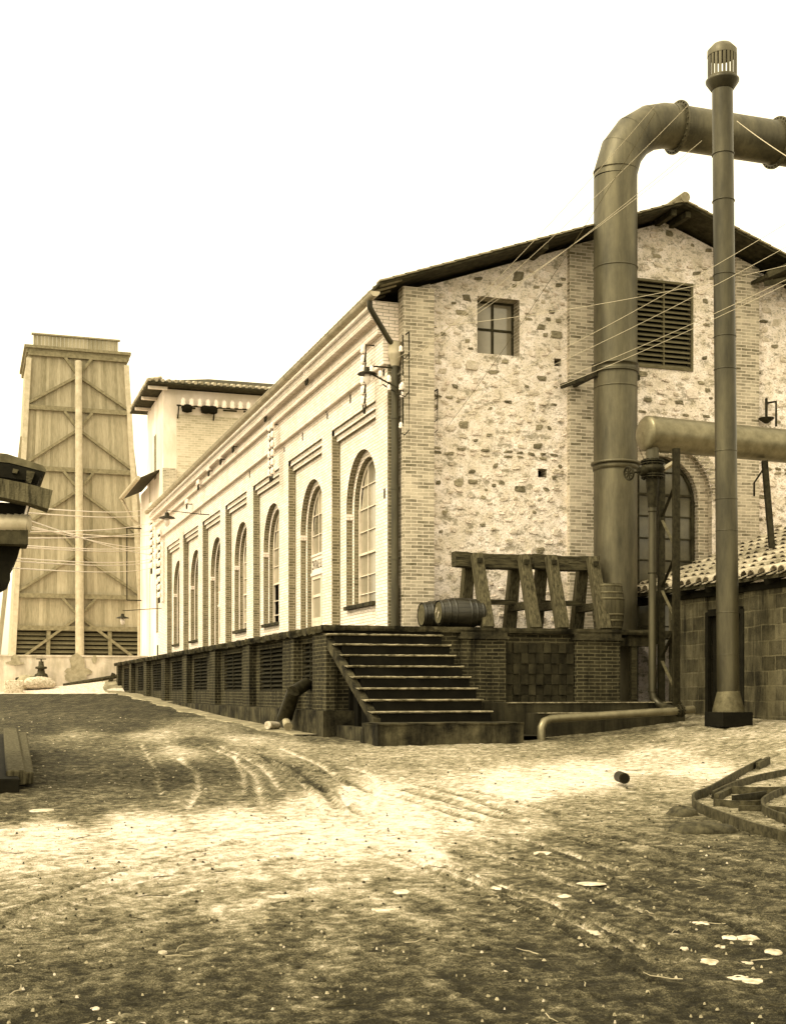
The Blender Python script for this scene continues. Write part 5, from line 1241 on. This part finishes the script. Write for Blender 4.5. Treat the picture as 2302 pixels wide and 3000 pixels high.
# ---------------------------------------------------------------- wires
def wire(a,b,sag,label,grp,m='wire',r=.006,name='wire'):
    a,b=Vector(a),Vector(b); P=[a.lerp(b,i/14)-Vector((0,0,sag*4*(i/14)*(1-i/14))) for i in range(15)]
    mb=MB(); mb.tube(P,r,5,sm=False); tag(mb.build(name,M[m]),label,'wire',grp)
g1_='pale wires crossing in front of the timber tower'
TW=[((110,1084),(335,1084)),((105,1095),(333,1095)),((95,1130),(338,1140)),((95,1121),(338,1170)),((90,1140),(340,1112)),((86,1153),(345,1128)),((78,1164),(333,1163)),((70,1170),(343,1168)),
    ((78,1192),(333,1192)),((72,1201),(335,1198)),((66,1216),(333,1212)),((100,1108),(343,1186))]
ordw=['topmost','second highest','third highest','fourth','fifth','sixth','seventh','eighth','ninth','tenth','lowest','steepest']
for i,((x0,y0),(x1,y1)) in enumerate(TW):
    a_=at(x0-60,y0-(0 if i in (0,1,6,8) else 3),13.6); 
    e_=on_u(x1,y1,-.35); wire(a_,e_,.12,ordw[i]+' pale wire strung from the left shed across the timber tower',g1_,'wire_pale',r=.008)
g2_='wires slanting up across the gable'
GW=[((849,765),(1480,330),22,.9),((866,775),(1470,225),20,.9),((880,760),(1500,300),20,.9),((850,800),(1400,225),19,.9),((945,870),(1680,470),21,.5),((948,880),(1680,520),21,.5),((950,900),(1680,590),21,.4),((950,915),(1680,600),21,.4),
    ((950,920),(1400,240),18,.2),((905,700),(1680,560),22,.4)]
ow=['lowest of the wires climbing from the corner bracket','steep wire climbing past the duct elbow','wire climbing from the pier top to the duct','left of the steep wires over the small window','upper of the wires leaving the gable rack','second wire leaving the gable rack','third wire leaving the gable rack','bottom wire leaving the gable rack','dark stay wire rising steeply from the gable rack','thin wire passing over the louvred vent']
for i,((x0,y0),(x1,y1),Y1,_s) in enumerate(GW):
    a_=at(x0,y0,25.2); b_=at(x1,y1,Y1); b_=a_+(b_-a_)*(1.12 if x1>1600 else 1)
    wire(a_,b_,.15,ow[i],g2_,'wire_dark' if i in (8,) else 'wire',.0042)
wire(at(1575,258,22.2),at(1700,345,21),.02,'pale stay wire from the stack over the end of the big duct',g2_,'wire',.008)
# annex insulator row
t=thing('insulator_row','long bar of white insulators and dark spools under the annex frieze','insulators',(3,AV-.3,Z(12)),None)
a_=on_v(378,866,AV-.35); b_=on_v(600,880,AV-.35); b=MB(); b.tube([a_,b_],.04,6)
for k in (.02,.36,.7): q=a_.lerp(b_,k); b.beam(q,q+Vector((0,.33,-.5)),.05,.05)
b.build('bar',M['iron'],t)
for i in range(12):
    m_=MB(); q=a_.lerp(b_,.06+i*.078); insulator(m_,q,3.0); m_.build('insulator',[M['iron'],M['porcelain']],t)
for k in (.1,.28,.34): m_=MB(); q=a_.lerp(b_,k)+Vector((0,.1,-.02)); m_.lathe(q-Vector((0,0,.25)),(0,0,1),[(0,.05),(.05,.22),(.3,.25),(.36,.05)],12); m_.build('spool',M['black'],t)
# fitting on the right of the gable
q=on_v(1638,905,-.1); t=thing('wall_bracket_lamp','dark iron bracket with a bowl fitting at the right end of the gable','bracket',q)
b=MB(); b.lathe(q,(0,0,1),[(0,.04),(.1,.17),(.12,.17)],12); b.tube([q+Vector((0,0,.1)),q+Vector((0,0,.55))],.03,6); b.build('bowl',M['iron'],t)
b=MB(); b.tube([q+Vector((.25,.0,-.05)),q+Vector((.25,0,.5)),q+Vector((.15,.2,.5))],.025,6); b.build('arm',M['iron'],t)
